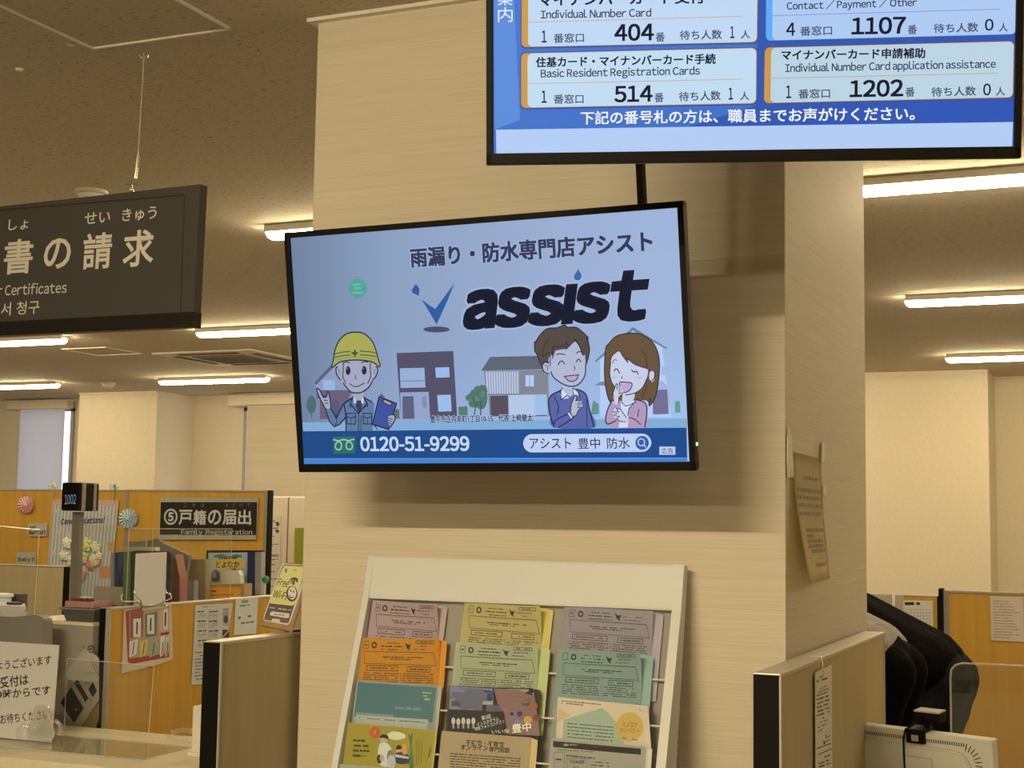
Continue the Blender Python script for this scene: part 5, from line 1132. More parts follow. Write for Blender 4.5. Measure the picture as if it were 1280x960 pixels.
def leaflet(name, label, tl, tr, row, col, back, curl, draw=None, sleeve=None, ragged=0.0, rough=0.65):
    """stack of sheets in one pocket; front sheet is a curled printed surface, the rest a thin block behind it"""
    d = 0.010+0.016*row; A = atan = None
    o = RO+RN*d; P = Panel(o, RU, RV, 'print', rough=rough, eps=1.2e-5)
    a = Vector(P.uv(*tl)); b = Vector(P.uv(*tr)); W = (b-a).length; e = (b-a)/W; f = Vector((-e.y, e.x)); Ls = 0.2
    def bend(x, y):
        q = Vector((x, y))-a; s_ = q.dot(e)/W; h = -q.dot(f)
        k = max(0.0, s_-0.35)/0.65; g = max(0.0, 1-h/0.09)
        return curl*(k**2)*(g**1.5)
    t = thing(name, label, 'leaflet' if name != 'flyer' else 'flyer', o+RU*((a.x+b.x)/2)+RV*(a.y-Ls), 'leaflets and flyers in the brochure rack')
    # stack behind
    bm = B(); m = mat('sheet_stack', back[1], 0.75); n = back[2] if len(back) > 2 else 4
    for k in range(n):
        off = random.uniform(-0.003, 0.003); ww = back[0]*(k+1)/n
        q = [a+e*(0.001+off*0.3)+f*(-0.002), a+e*(W+ww)+f*(-0.001-0.001*k), a+e*(W+ww)-f*Ls, a-f*Ls]
        zz = -0.002-0.0014*k
        prism(bm, [Vector((p.x, p.y, zz)) for p in q], Vector((0, 0, -0.0007)))
    bm.transform(Matrix(((RU.x, RV.x, RN.x, o.x), (RU.y, RV.y, RN.y, o.y), (RU.z, RV.z, RN.z, o.z), (0, 0, 0, 1)))); mk('sheets', bm, m, t)
    P.bend = bend; P.layer = 0
    bm2 = B(); N1, N2 = 16, 14; g = []
    for j in range(N2+1):
        h = Ls*(j/N2)**1.6; g.append([bm2.verts.new(P.w(tuple(a+e*(W*i/N1)-f*h))) for i in range(N1+1)])
    for j in range(N2):
        for i in range(N1): bm2.faces.new((g[j+1][i], g[j+1][i+1], g[j][i+1], g[j][i]))
    bmesh.ops.solidify(bm2, geom=bm2.faces[:], thickness=0.0006)
    fs_ = mk('front_sheet', bm2, mat('sheet', col, rough, 0.8 if row < 2 else 1.0), t, smooth=40)
    P.layer = 45
    if draw:
        P.LT = (tl, tr); draw(P); P.build('print', fs_)
    if sleeve:
        bm = B(); q = [a-e*0.006+f*0.006, a+e*(W+0.006)+f*0.006, a+e*(W+0.006)-f*Ls, a-e*0.006-f*Ls]
        prism(bm, [o+RU*p.x+RV*p.y+RN*(0.0022 if not curl else curl+0.001) for p in q], RN*0.0006); mk('sleeve', bm, M_SLEEVE, t, 'clear plastic sleeve')
    return t
INK = (66, 56, 44)
def form(boxes=True, ink=INK, top_right=True):
    def dr(P):
        (x0, y0), (x1, y1) = P.LT
        def q(s_, dy): return (x0+(x1-x0)*s_-dy*0.10, y0+(y1-y0)*s_+dy)
        def fr(s0, d0, s1, d1, w=0.5): P.line([q(s0, d0), q(s1, d0), q(s1, d1), q(s0, d1)], w, ink, closed=True)
        def mk_(s0, s1, d, w=1.4, c=ink): P.marks(*q(s0, d), *q(s1, d), w, c)
        fr(0.06, 4.5, 0.115, 13); mk_(0.075, 0.1, 8.7, 2.4)
        P.line([(q(0.185, 9)[0]+2.6*math.cos(k*0.524), q(0.185, 9)[1]+3.1*math.sin(k*0.524)) for k in range(13)], 1.7, ink)
        mk_(0.30, 0.50, 6, 1.2); mk_(0.27, 0.54, 10, 1.6); mk_(0.27, 0.54, 14, 1.2)
        P.poly([q(0.56, 5), q(0.60, 8), q(0.64, 7), q(0.62, 12), q(0.64, 15), q(0.59, 12)], ink); mk_(0.66, 0.88, 9, 1.6, (120, 106, 84)); mk_(0.68, 0.86, 13, 1.4, (120, 106, 84))
        if top_right: fr(0.70, 2.5, 0.93, 6, 0.6); mk_(0.73, 0.9, 4.3, 1.2)
        P.line([q(0.07, 17), q(0.93, 17), q(0.97, 34)], 0.5, ink); P.line([q(0.07, 17), q(0.09, 32), q(0.97, 33)], 0.5, ink)
        mk_(0.3, 0.8, 23.5, 1.4); mk_(0.33, 0.66, 26, 1.2)
        fr(0.12, 34.5, 0.50, 40.5, 0.7); mk_(0.16, 0.46, 37.5, 1.3); fr(0.62, 35, 0.90, 41, 0.7); mk_(0.65, 0.87, 38, 1.6)
        for k in range(5): mk_(0.09, 0.52, 44+k*2.6, 1.1); mk_(0.57, 0.95, 44+k*2.6, 1.1)
        P.line([q(0.54, 42), q(0.56, 58)], 0.4, ink)
    return dr
L = leaflet
L('leaflet', 'pinkish form in the top left pocket of the rack, corner curled', (466, 750), (553, 757), 0, (196, 164, 136), (0.012, (190, 160, 130), 3), 0.03, form())
L('leaflet', 'mustard yellow form in the top middle pocket of the rack', (581, 752), (682, 760), 0, (204, 180, 108), (0.018, (212, 182, 96), 4), 0.036, form())
L('leaflet', 'greyish lavender form in the top right pocket of the rack', (706, 757), (819, 765), 0, (178, 160, 138), (0.018, (182, 164, 142), 5), 0.018, form(top_right=False))
L('leaflet', 'bright orange form in the second left pocket of the rack', (450, 797), (552, 799.5), 1, (226, 152, 52), (0.012, (222, 146, 46), 4), 0.012, form())
L('leaflet', 'light green form in the second middle pocket of the rack', (570, 802.5), (676, 809), 1, (192, 184, 132), (0.022, (192, 190, 112), 4), 0.02, form())
L('leaflet', 'mint green form in the second right pocket of the rack', (698, 811), (806, 818), 1, (160, 170, 136), (0.018, (156, 172, 138), 5), 0.036, form())
def teal(P):
    (x0, y0), (x1, y1) = P.LT; q = lambda s_, d: (x0+(x1-x0)*s_-d*0.12, y0+(y1-y0)*s_+d)
    P.poly([q(0.02, 2.5), q(0.98, 2.5), q(0.98, 46), q(0.02, 46)], (80, 112, 104)); P.poly([q(0.04, 40), q(0.5, 40), q(0.5, 60), q(0.04, 60)], (126, 140, 122)); P.poly([q(0.04, 43), q(0.93, 43), q(0.93, 60), q(0.04, 60)], (176, 168, 140))
    P.marks(*q(0.08, 47), *q(0.9, 47), 1.6, (96, 104, 92)); P.marks(*q(0.82, 10), *q(0.93, 10), 2.4, (170, 170, 90)); P.marks(*q(0.83, 14), *q(0.93, 14), 2.4, (170, 170, 90)); P.marks(*q(0.85, 18), *q(0.92, 18), 2.4, (170, 170, 90)); P.marks(*q(0.5, 31), *q(0.85, 31), 4, (120, 136, 124))
L('flyer', 'teal leaflet in a clear sleeve in the third left pocket of the rack', (446, 850), (548, 857), 2, (196, 190, 160), (0.008, (186, 174, 140), 2), 0.0, teal, True)
def photo(P):
    c = P.crop(555, 840, 8.0)
    P.poly([(60, 140), (490, 165), (500, 410), (40, 400)], (96, 92, 98)); P.poly([(60, 140), (490, 165), (480, 230), (60, 250)], (112, 114, 132)); P.poly([(60, 265), (230, 255), (250, 370), (55, 370)], (130, 122, 108)); P.poly([(75, 290), (215, 285), (225, 340), (75, 345)], (74, 70, 70))
    P.poly([(250, 240), (380, 210), (390, 390), (240, 390)], (116, 100, 84)); P.poly([(45, 375), (500, 390), (600, 620), (35, 585)], (38, 36, 32))
    P.rrect((382, 182), (490, 190), (486, 290), (378, 288), 26, (44, 48, 74)); P.rect(388, 205, 480, 250, (70, 84, 110)); P.ell(402, 235, 10, 14, (170, 180, 190)); P.rect(388, 292, 486, 325, (160, 146, 124)); P.rect(385, 330, 425, 395, (30, 30, 32)); P.poly([(430, 340), (580, 330), (590, 395), (425, 395)], (86, 82, 80))
    P.poly([(500, 168), (905, 180), (960, 640), (640, 620), (600, 400), (540, 320)], (128, 96, 78)); P.poly([(640, 170), (850, 175), (840, 300), (700, 290)], (170, 140, 104))
    for x, y, r, cc in ((590, 260, 50, (140, 66, 52)), (640, 330, 46, (120, 50, 44)), (560, 220, 34, (126, 90, 62)), (620, 380, 30, (160, 90, 80)), (850, 230, 40, (50, 44, 40)), (880, 190, 24, (36, 32, 30)), (820, 300, 50, (84, 78, 60)), (900, 340, 44, (150, 90, 54)), (930, 460, 40, (120, 66, 40)), (840, 480, 44, (196, 140, 66)), (700, 440, 40, (112, 110, 120)), (760, 420, 30, (60, 54, 62)), (680, 420, 20, (50, 44, 48)), (740, 520, 46, (126, 116, 110))): P.ell(x, y, r, r*0.9, cc, 12)
    for k in range(5): P.ell(95+k*50, 490+8*(k % 2), 20, 36, (196, 180, 140), 9); P.rect(85+k*50, 520, 105+k*50, 565, (150, 140, 116))
    P.text('第3回', 380, 484, 470, 462, 44, (206, 196, 160), 0.01); P.text('インスタグラム', 336, 548, 552, 484, 42, (206, 196, 160), 0.01); P.text('市民フォトコンテスト', 312, 592, 610, 510, 40, (206, 196, 160), 0.01); P.text('いいな', 480, 620, 660, 606, 40, (214, 204, 170), 0.012); P.text('豊中', 684, 612, 876, 590, 90, (226, 216, 184), 0.016)
L('flyer', 'dark photo contest flyer with a train in the third middle pocket of the rack', (561.5, 857), (668, 861), 2, (80, 66, 54), (0.014, (70, 56, 46), 2), 0.004, photo, None, 0, 0.35)
def cream(P):
    c = P.crop(680, 850, 7.53); INK2 = (96, 84, 66)
    P.poly([(132, 160), (980, 245), (1010, 640), (112, 580)], (214, 184, 140)); P.poly([(140, 270), (250, 330), (130, 400)], (204, 170, 112)); P.poly([(185, 375), (545, 262), (600, 300), (730, 460), (760, 620), (175, 600)], (162, 166, 128))
    P.ell(808, 442, 128, 138, (204, 160, 68), 28); P.text('とよなか', 745, 440, 880, 446, 50, (120, 92, 50), 0.01); P.text('カンパニー', 715, 490, 900, 500, 42, (130, 84, 40), 0.01); P.marks(735, 545, 880, 565, 14, (130, 96, 50))
    P.marks(165, 196, 540, 232, 10, (90, 60, 50)); P.marks(165, 216, 410, 240, 10, (80, 54, 46))
    for k in range(6): P.marks(222, 408+k*32, 655, 446+k*32, 13, (84, 88, 66), 0.92)
    P.line([(905, 262), (902, 285), (925, 300)], 5, (120, 120, 110))
L('flyer', 'cream flyer with green house and yellow circle, sleeved, in the third right pocket', (697, 871), (808, 883), 2, (206, 184, 142), (0.006, (176, 178, 140), 2), 0.0, cream, True)
def yel(P):
    c = P.crop(420, 880, 5.818)
    for s_, a, b, yb, h in (('家庭で', 125, 212, 278, 32), ('つながる', 128, 240, 316, 28), ('親子の', 124, 244, 352, 30), ('応援', 122, 180, 388, 32)): P.marks(a, yb-14, b, yb-10, h*0.62, (74, 66, 36), 0.97)
    P.marks(185, 378, 270, 380, 8, (74, 66, 36)); P.ell(282, 206, 36, 42, (196, 84, 46)); P.ell(282, 206, 12, 20, (216, 120, 70)); P.poly([(372, 225), (420, 200), (490, 215), (505, 245), (440, 262), (390, 250)], (216, 206, 150), True)
    P.ell(352, 250, 30, 36, (196, 160, 116)); P.poly([(318, 245), (330, 225), (352, 220), (378, 232), (380, 256), (350, 246)], (40, 36, 30), True); P.poly([(318, 290), (360, 282), (400, 320), (420, 440), (330, 450), (305, 380)], (214, 200, 168), True)
    P.ell(455, 330, 20, 26, (200, 164, 120)); P.poly([(436, 330), (450, 300), (475, 305), (478, 325)], (44, 38, 30), True); P.poly([(430, 365), (480, 350), (530, 375), (530, 430), (440, 430)], (56, 60, 74), True); P.poly([(430, 365), (530, 385), (530, 400), (430, 385)], (200, 190, 160)); P.ell(500, 330, 22, 40, (210, 150, 76))
    P.ell(318, 400, 20, 32, (60, 44, 34)); P.ell(335, 395, 16, 26, (198, 160, 118)); P.ell(395, 380, 24, 46, (140, 116, 92)); P.ell(405, 420, 30, 50, (190, 180, 156))
    P.poly([(530, 220), (545, 232), (560, 215), (552, 300), (568, 465), (536, 465), (540, 320)], (84, 116, 58), True)
    P.line([(585, 265), (585, 440)], 4, (130, 112, 50)); P.line([(605, 262), (603, 440)], 4, (130, 112, 50)); P.line([(625, 262), (622, 440)], 4, (130, 112, 50)); P.line([(690, 318), (672, 392)], 9, (120, 96, 40))
L('flyer', 'yellow flyer with family drawings in a clear sleeve in the fourth left pocket', (435, 903), (544, 913), 3, (214, 186, 72), (0.004, (206, 186, 96), 2), 0.0, yel, True)
def onl(P):
    c = P.crop(555, 840, 8.0)
    P.text('不妊症・不育症', 215, 730, 600, 755, 56, (52, 42, 32), 0.02); P.text('オンライン', 165, 778, 440, 790, 56, (34, 28, 22), 0.03); P.text('専門相談', 450, 800, 660, 812, 56, (74, 62, 48), 0.02)
    for k in range(6): P.marks(62, 815+k*26, 770, 868+k*26, 13, (86, 72, 52), 0.92)
L('flyer', 'cream flyer about online consultation in the fourth middle pocket', (552, 913.5), (664, 922), 3, (216, 186, 128), (0.014, (214, 178, 110), 4), 0.003, onl)
def wht(P):
    c = P.crop(680, 850, 7.53)
    P.poly([(88, 574), (915, 648), (915, 704), (86, 630)], (34, 30, 26)); P.marks(185, 610, 620, 640, 26, (150, 138, 112), 0.95); P.marks(690, 648, 800, 658, 22, (206, 190, 150), 0.95); P.marks(100, 656, 480, 676, 8, (96, 84, 64))
    P.frame(98, 680, 195, 860, 3, (80, 70, 54)); P.marks(110, 745, 180, 752, 18, (60, 52, 40)); P.marks(115, 775, 170, 780, 18, (60, 52, 40)); P.marks(210, 712, 480, 735, 16, (84, 74, 56)); P.frame(218, 740, 402, 860, 3, (80, 70, 54))
    P.text('①245回', 240, 785, 378, 790, 34, (60, 52, 40), 0.02); P.text('0人', 278, 830, 335, 835, 30, (70, 60, 46))
    P.marks(440, 768, 640, 785, 12, (90, 80, 60)); P.marks(440, 800, 620, 815, 12, (90, 80, 60))
L('flyer', 'white leaflet with a black title bar in the fourth right pocket', (689, 922), (808, 933), 3, (214, 194, 152), (0.012, (220, 202, 160), 4), 0.003, wht, True)
L('flyer', 'plain pale leaflet whose top edge just shows in the lowest left pocket', (425, 955), (540, 964), 4, (206, 188, 146), (0.006, (206, 186, 140), 2), 0.0)

# ================================================================== PAPERS ON THE PILLAR AND THE RIGHT PARTITION
XP = PX1
t = thing('posted_paper', 'yellowed paper taped to the right side of the pillar, its lower edge standing out', 'paper notice', (XP+0.01, 3.5, 1.36))
bm = B(); g = []; N1, N2 = 8, 12
p00, p10, p01, p11 = (991, 567), (1029.5, 579), (1000, 733.5), (1033.4, 727)
ya, yb_, yc, yd = atx(*p00, XP+0.003), atx(*p10, XP+0.003), None, None
P_o = Vector((XP, 3.35, 1.66))
zt_, zb_ = 1.668, 1.368
def pp(s_, h):   # s along Y, h down
    out = 0.003+0.045*h**1.5*(1-0.45*s_)
    return Vector((XP+out, 3.318+0.335*s_-0.02*h, zt_-(zt_-zb_)*h+0.0*s_))
for j in range(N2+1): g.append([bm.verts.new(pp(i/N1, j/N2)) for i in range(N1+1)])
for j in range(N2):
    for i in range(N1): bm.faces.new((g[j+1][i], g[j+1][i+1], g[j][i+1], g[j][i]))
bmesh.ops.solidify(bm, geom=bm.faces[:], thickness=0.0008); mk('sheet', bm, raw('yellowed_paper', (0.90, 0.81, 0.50), 0.7), t, smooth=True)
bm = B()
def pmark(s0, s1, h, w):
    s_ = s0
    while s_ < s1:
        e_ = min(s1, s_+random.uniform(0.03, 0.09)); a = [pp(s_, h)+Vector((0.0012, 0, 0)), pp(e_, h)+Vector((0.0012, 0, 0)), pp(e_, h+w)+Vector((0.0012, 0, 0)), pp(s_, h+w)+Vector((0.0012, 0, 0))]
        bm.faces.new([bm.verts.new(p) for p in a[::-1]]); s_ = e_+0.02
for h, a, b in ((0.17, 0.3, 0.85), (0.27, 0.08, 0.95), (0.33, 0.05, 0.95), (0.39, 0.05, 0.98), (0.455, 0.05, 0.9), (0.585, 0.2, 0.9), (0.63, 0.2, 0.5), (0.67, 0.2, 0.85), (0.71, 0.2, 0.85), (0.75, 0.3, 0.9), (0.86, 0.4, 0.85)): pmark(a, b, h, 0.028)
mk('print', bm, raw('faded_ink', (0.34, 0.28, 0.17), 0.7), t)
M_TAPE = raw('tape', (0.75, 0.74, 0.70), 0.3)
def tape(pts, par):
    bm = B(); prism(bm, [atx(x, y, XP+0.006) for x, y in pts], Vector((0.001, 0, 0))); mk('tape', bm, M_TAPE, par, 'white strip of tape')
tape([(986.5, 533), (989, 545), (991, 575), (992, 596), (984.5, 597), (983.5, 575), (984, 548)], t)
tape([(1027.5, 552), (1030.5, 553), (1031, 570), (1029, 580), (1026.5, 576)], t)
tape([(1029, 607), (1032, 608), (1034, 620), (1028.5, 619)], t)
XS_ = -0.661
t = thing('paper_strip', 'narrow printed paper strip hanging from a clear hook on the right partition', 'paper notice', atx(1030, 960, XS_))
bm = B(); q = [atx(x, y, XS_+0.002) for x, y in ((1018.5, 841), (1039, 830.5), (1041.5, 960), (1020, 962))]
q2 = [q[0], q[1], Vector((q[1].x, q[1].y, 0.86)), Vector((q[0].x, q[0].y, 0.86))]; prism(bm, q2, Vector((0.001, 0, 0))); mk('sheet', bm, mat('strip_paper', (192, 172, 128), 0.6, 0.8), t)
P = Panel((XS_+0.003, 3.3, 1.0), (0, 1, 0), (0, 0, 1), k=0.8); P.layer = 6; P.crop(1000, 800, 6.0)
IK = (74, 64, 46)
for y, a, b, w_ in ((275, 145, 195, 14), (305, 125, 215, 16), (360, 150, 200, 8), (385, 135, 215, 10), (410, 125, 215, 12), (440, 125, 220, 14), (470, 130, 220, 14), (500, 125, 222, 14), (530, 130, 222, 14), (560, 125, 220, 14), (590, 130, 220, 14), (620, 130, 200, 10), (650, 130, 190, 10), (680, 135, 170, 10), (730, 190, 225, 10), (755, 195, 225, 10), (885, 140, 225, 16), (920, 140, 225, 14), (945, 140, 228, 14)):
    P.marks(a, y+8, b, y-8-(b-a)*0.18, w_, IK, 0.93)
P.line([(125, 815), (230, 775)], 3, IK); P.line([(135, 860), (235, 815)], 3, IK); P.ell(180, 770, 8, 16, IK); P.ell(195, 720, 6, 8, IK)
P.build('print', t)
bm = B(); h0 = atx(1027, 820, XS_+0.004)
tube(bm, [(XS_-0.022, h0.y, 1.2045), (XS_+0.004, h0.y, 1.2045), (XS_+0.006, h0.y, 1.19), (XS_+0.006, h0.y+0.01, 1.163)], 0.0016, 6); mk('hook', bm, M_EDGE, t, 'clear plastic hook')

# ---- papers on the partitions behind
t = thing('posted_paper', 'white printed sheet pinned to the right honey-coloured partition', 'paper notice', aty(1258, 802, 7.199))
bm = B(); prism(bm, [aty(x, y, 7.199) for x, y in ((1237.5, 745), (1279, 746.5), (1280, 802.5), (1239, 800.5))], Vector((0, 0.003, 0))); mk('sheet', bm, mat('pinned_paper', (206, 176, 134), 0.7), t)
P = Panel((-0.5, 7.199, 1.1), (1, 0, 0), (0, 0, 1)); P.layer = 6
for k in range(14): P.marks(1242, 751+k*3.5, 1242+random.uniform(20, 33), 752+k*3.5, 1.3, (150, 126, 94), 0.9)
P.build('print', t)
t = thing('posted_paper', 'white timetable sheet with a bold heading behind the black-clad back', 'paper notice', aty(1148, 790, 7.205))
bm = B(); prism(bm, [aty(x, y, 7.206) for x, y in ((1129, 750.5), (1166, 751), (1166.5, 790), (1129, 790))], Vector((0, 0.003, 0))); mk('sheet', bm, mat('timetable_paper', (208, 190, 146), 0.7), t)
P = Panel((-0.9, 7.206, 1.1), (1, 0, 0), (0, 0, 1)); P.layer = 6
P.marks(1131, 754.5, 1150, 754.5, 4.2, (44, 38, 30), 0.97); P.marks(1131, 759, 1136, 759, 1.4, (70, 60, 50))
for k in range(6): P.line([(1131, 762+k*4), (1162, 762+k*4)], 0.4, (130, 120, 100))
for k in range(9): P.line([(1131+k*3.9, 762), (1131+k*3.9, 786)], 0.4, (130, 120, 100))
P.build('print', t)
sheet('acrylic_screen', 'milky clear pane with a white peg beside the grey jacket', 'acrylic screen', [aty(1060, 790, 7.205), aty(1129, 790, 7.205), aty(1129, 744, 7.205), aty(1060, 742, 7.205)], -0.003, clear('milky', gloss=0.05, milk=0.35, rough=0.2))
o = mk('peg', tube(B(), [aty(1117, 775, 7.196), aty(1117, 745, 7.196), aty(1116, 740, 7.196)], [0.007, 0.008, 0.006], 8), mat('peg_white', (240, 226, 180), 0.5), smooth=40); tag(o, 'small white peg on the milky pane above the bent backs', 'peg')

# ================================================================== MONITOR AND SCREENS AT THE RIGHT COUNTER
t = thing('service_counter', 'pale counter on the right of the pillar below the white monitor', 'counter', (0.1, 4.2, 0))
mk('counter_top', box(B(), -0.64, 1.6, 3.62, 4.5, 0.608, 0.64, 0.003), M_COUNTER, t)
mk('front_panel', box(B(), -0.64, 1.6, 3.66, 3.685, 0.02, 0.608), M_GREYWOOD, t)
mk('side_panel', box(B(), -0.64, -0.615, 3.685, 4.48, 0.02, 0.608), M_GREYWOOD, t)
ml, mr = aty(1071, 905, 3.93), aty(1247, 927, 3.80)
u = Vector((mr.x-ml.x, mr.y-ml.y, 0)).normalized(); n = Vector((u.y, -u.x, 0)); v = Vector((0, 0, 1)); Wm = 0.372; Hm = 0.30
tl_ = math.radians(6); v = (Vector((0, 0, 1))*math.cos(tl_)+n*math.sin(tl_)); n = u.cross(v)
o_ = Vector((ml.x, ml.y, (ml.z+mr.z)/2+0.004)); o_ = Vector((ml.x, ml.y, ml.z))
sl_ = (mr.z-ml.z)/Wm; u = Vector((u.x, u.y, sl_)).normalized(); v = (v-u*v.dot(u)).normalized(); n = u.cross(v)
MM = Matrix((u, v, n)).transposed().to_4x4(); MM.translation = o_
t = thing('computer_monitor', 'off-white computer monitor seen from behind at the lower right', 'monitor', (o_+u*Wm/2)-Vector((0, 0, o_.z-0.64)))
M_IV = mat('ivory_plastic', (214, 193, 146), 0.5, 1.15)
bm = box(B(), 0, Wm, -Hm, 0, -0.035, 0, 0.007, seg=3); bm.transform(MM); mk('casing', bm, M_IV, t)
bm = B(); q = smooth([(0.004, -0.037), (0.012, -0.030), (0.28, -0.031), (0.31, -0.038), (0.322, -0.06), (0.325, -0.28), (0.01, -0.28)], True, 4)
q = [(0.006, -0.048), (0.016, -0.037), (0.27, -0.034), (0.30, -0.042), (0.315, -0.062), (0.32, -0.285), (0.006, -0.285)]
prism(bm, [Vector((x, y, 0.0)) for x, y in q], Vector((0, 0, 0.014))); bmesh.ops.bevel(bm, geom=bm.edges[:], offset=0.004, segments=2, affect='EDGES'); bm.transform(MM); mk('rear_bulge', bm, M_IV, t)
bm = B()
for k in range(46):
    x = 0.018+k*0.0062; h = 0.009
    if x > 0.30: break
    box(bm, x, x+0.0028, -0.024, -0.024+h, -0.001, 0.0006)
for k in range(9):
    a = math.radians(75-k*13); c0 = Vector((0.293, -0.066, 0)); d_ = Vector((math.cos(a), math.sin(a), 0)); s_ = Vector((-d_.y, d_.x, 0))*0.0013
    prism(bm, [c0+d_*0.034-s_, c0+d_*0.052-s_, c0+d_*0.052+s_, c0+d_*0.034+s_], Vector((0, 0, 0.0008)))
bm.transform(MM); mk('vent', bm, raw('vent_dark', (0.07, 0.062, 0.05), 0.7), t, 'dark vent slots')
bm = B(); box(bm, 0.15, 0.22, -0.32, -0.06, 0.012, 0.03, 0.004); bm.transform(MM); c = o_+u*Wm/2+n*0.03; box(bm, c.x-0.10, c.x+0.10, c.y-0.08, c.y+0.12, 0.6405, 0.655, 0.006); box(bm, c.x-0.03, c.x+0.03, c.y-0.02, c.y+0.02, 0.65, 0.70, 0.003); mk('stand', bm, M_IV, t)
t = thing('camera_clip', 'black clip-on camera bracket with its cable on top of the white monitor', 'webcam', o_+u*0.19+Vector((0, 0, 0)))
def on(fn): bm = B(); fn(bm); bm.transform(MM); return bm
mk('bracket', on(lambda bm: (box(bm, 0.147, 0.197, -0.028, 0.006, 0.0008, 0.012, 0.002), box(bm, 0.145, 0.2, 0.001, 0.008, -0.04, 0.013, 0.002))), M_BLACK, t)
mk('clamp_screw', on(lambda bm: box(bm, 0.163, 0.182, -0.022, -0.006, 0.012, 0.0155, 0.002)), M_GREYPOST, t, 'grey clamp block')
mk('camera_bar', on(lambda bm: (box(bm, 0.152, 0.222, 0.018, 0.046, -0.065, -0.03, 0.005), box(bm, 0.172, 0.19, 0.006, 0.022, -0.05, -0.04, 0.002))), M_BLACK, t)
mk('top_plate', on(lambda bm: box(bm, 0.152, 0.222, 0.044, 0.048, -0.068, -0.026, 0.0015)), M_GREYPOST, t)
mk('cable', on(lambda bm: tube(bm, [(0.175, 0.028, -0.03), (0.160, 0.015, -0.004), (0.148, 0.004, 0.016), (0.144, -0.02, 0.02), (0.143, -0.06, 0.02), (0.143, -0.12, 0.02), (0.146, -0.2, 0.021)], 0.0026, 8)), M_BLACK, t, smooth=True)
# rounded clear screen
Yq = 4.35; q = [aty(1300+120, 836, Yq), aty(1280, 832, Yq), aty(1202, 829, Yq), aty(1194, 831.5, Yq), aty(1189, 837, Yq), aty(1188, 846, Yq)]
zc = 0.6405; q += [Vector((q[-1].x, Yq, zc)), Vector((q[0].x, Yq, zc))]
t = thing('acrylic_screen', 'rounded clear acrylic counter screen in front of the dark trousers', 'acrylic screen', ((q[0].x+q[-2].x)/2, Yq, zc))
bm = B(); prism(bm, q, Vector((0, 0.004, 0))); mk('pane', bm, clear('smoky_acrylic', (0.93, 0.93, 0.92), 0.03, 0.04, 0.02), t)
bm = B(); tube(bm, [p+Vector((0, 0.002, 0)) for p in q[:7]], 0.0028, 6); mk('edge', bm, clear('edge_dim', gloss=0.10, milk=0.35), t, smooth=True)

# ================================================================== PEOPLE
M_SKIN = bsdf('skin', (0.62, 0.40, 0.27), 0.5, 0, 0.4)
def capsules(name, segs, voxel, m, parent, smooth_it=4):
    """one continuous surface grown round tapered limbs: [(p, r, q, r2), ...]"""
    bm = B()
    for p, r, q, r2 in segs:
        p, q = Vector(p), Vector(q)
        for c, rr in ((p, r), (q, r2)):
            g = bmesh.ops.create_icosphere(bm, subdivisions=2, radius=rr)
            for v_ in g['verts']: v_.co += c
        if (q-p).length > 1e-4: tube(bm, [p, q], [r, r2], 14)
    me = bpy.data.meshes.new(name); bm.to_mesh(me); bm.free()
    o = bpy.data.objects.new(name, me); COL.objects.link(o)
    rm = o.modifiers.new('r', 'REMESH'); rm.mode = 'VOXEL'; rm.voxel_size = voxel; rm.use_smooth_shade = True
    sm = o.modifiers.new('s', 'SMOOTH'); sm.iterations = smooth_it; sm.factor = 0.5
    dg = bpy.context.evaluated_depsgraph_get(); nm = bpy.data.meshes.new_from_object(o.evaluated_get(dg))
    bpy.data.objects.remove(o); bpy.data.meshes.remove(me)
    bm = B(); bm.from_mesh(nm); bpy.data.meshes.remove(nm)
    return mk(name, bm, m, parent, None, smooth=True)
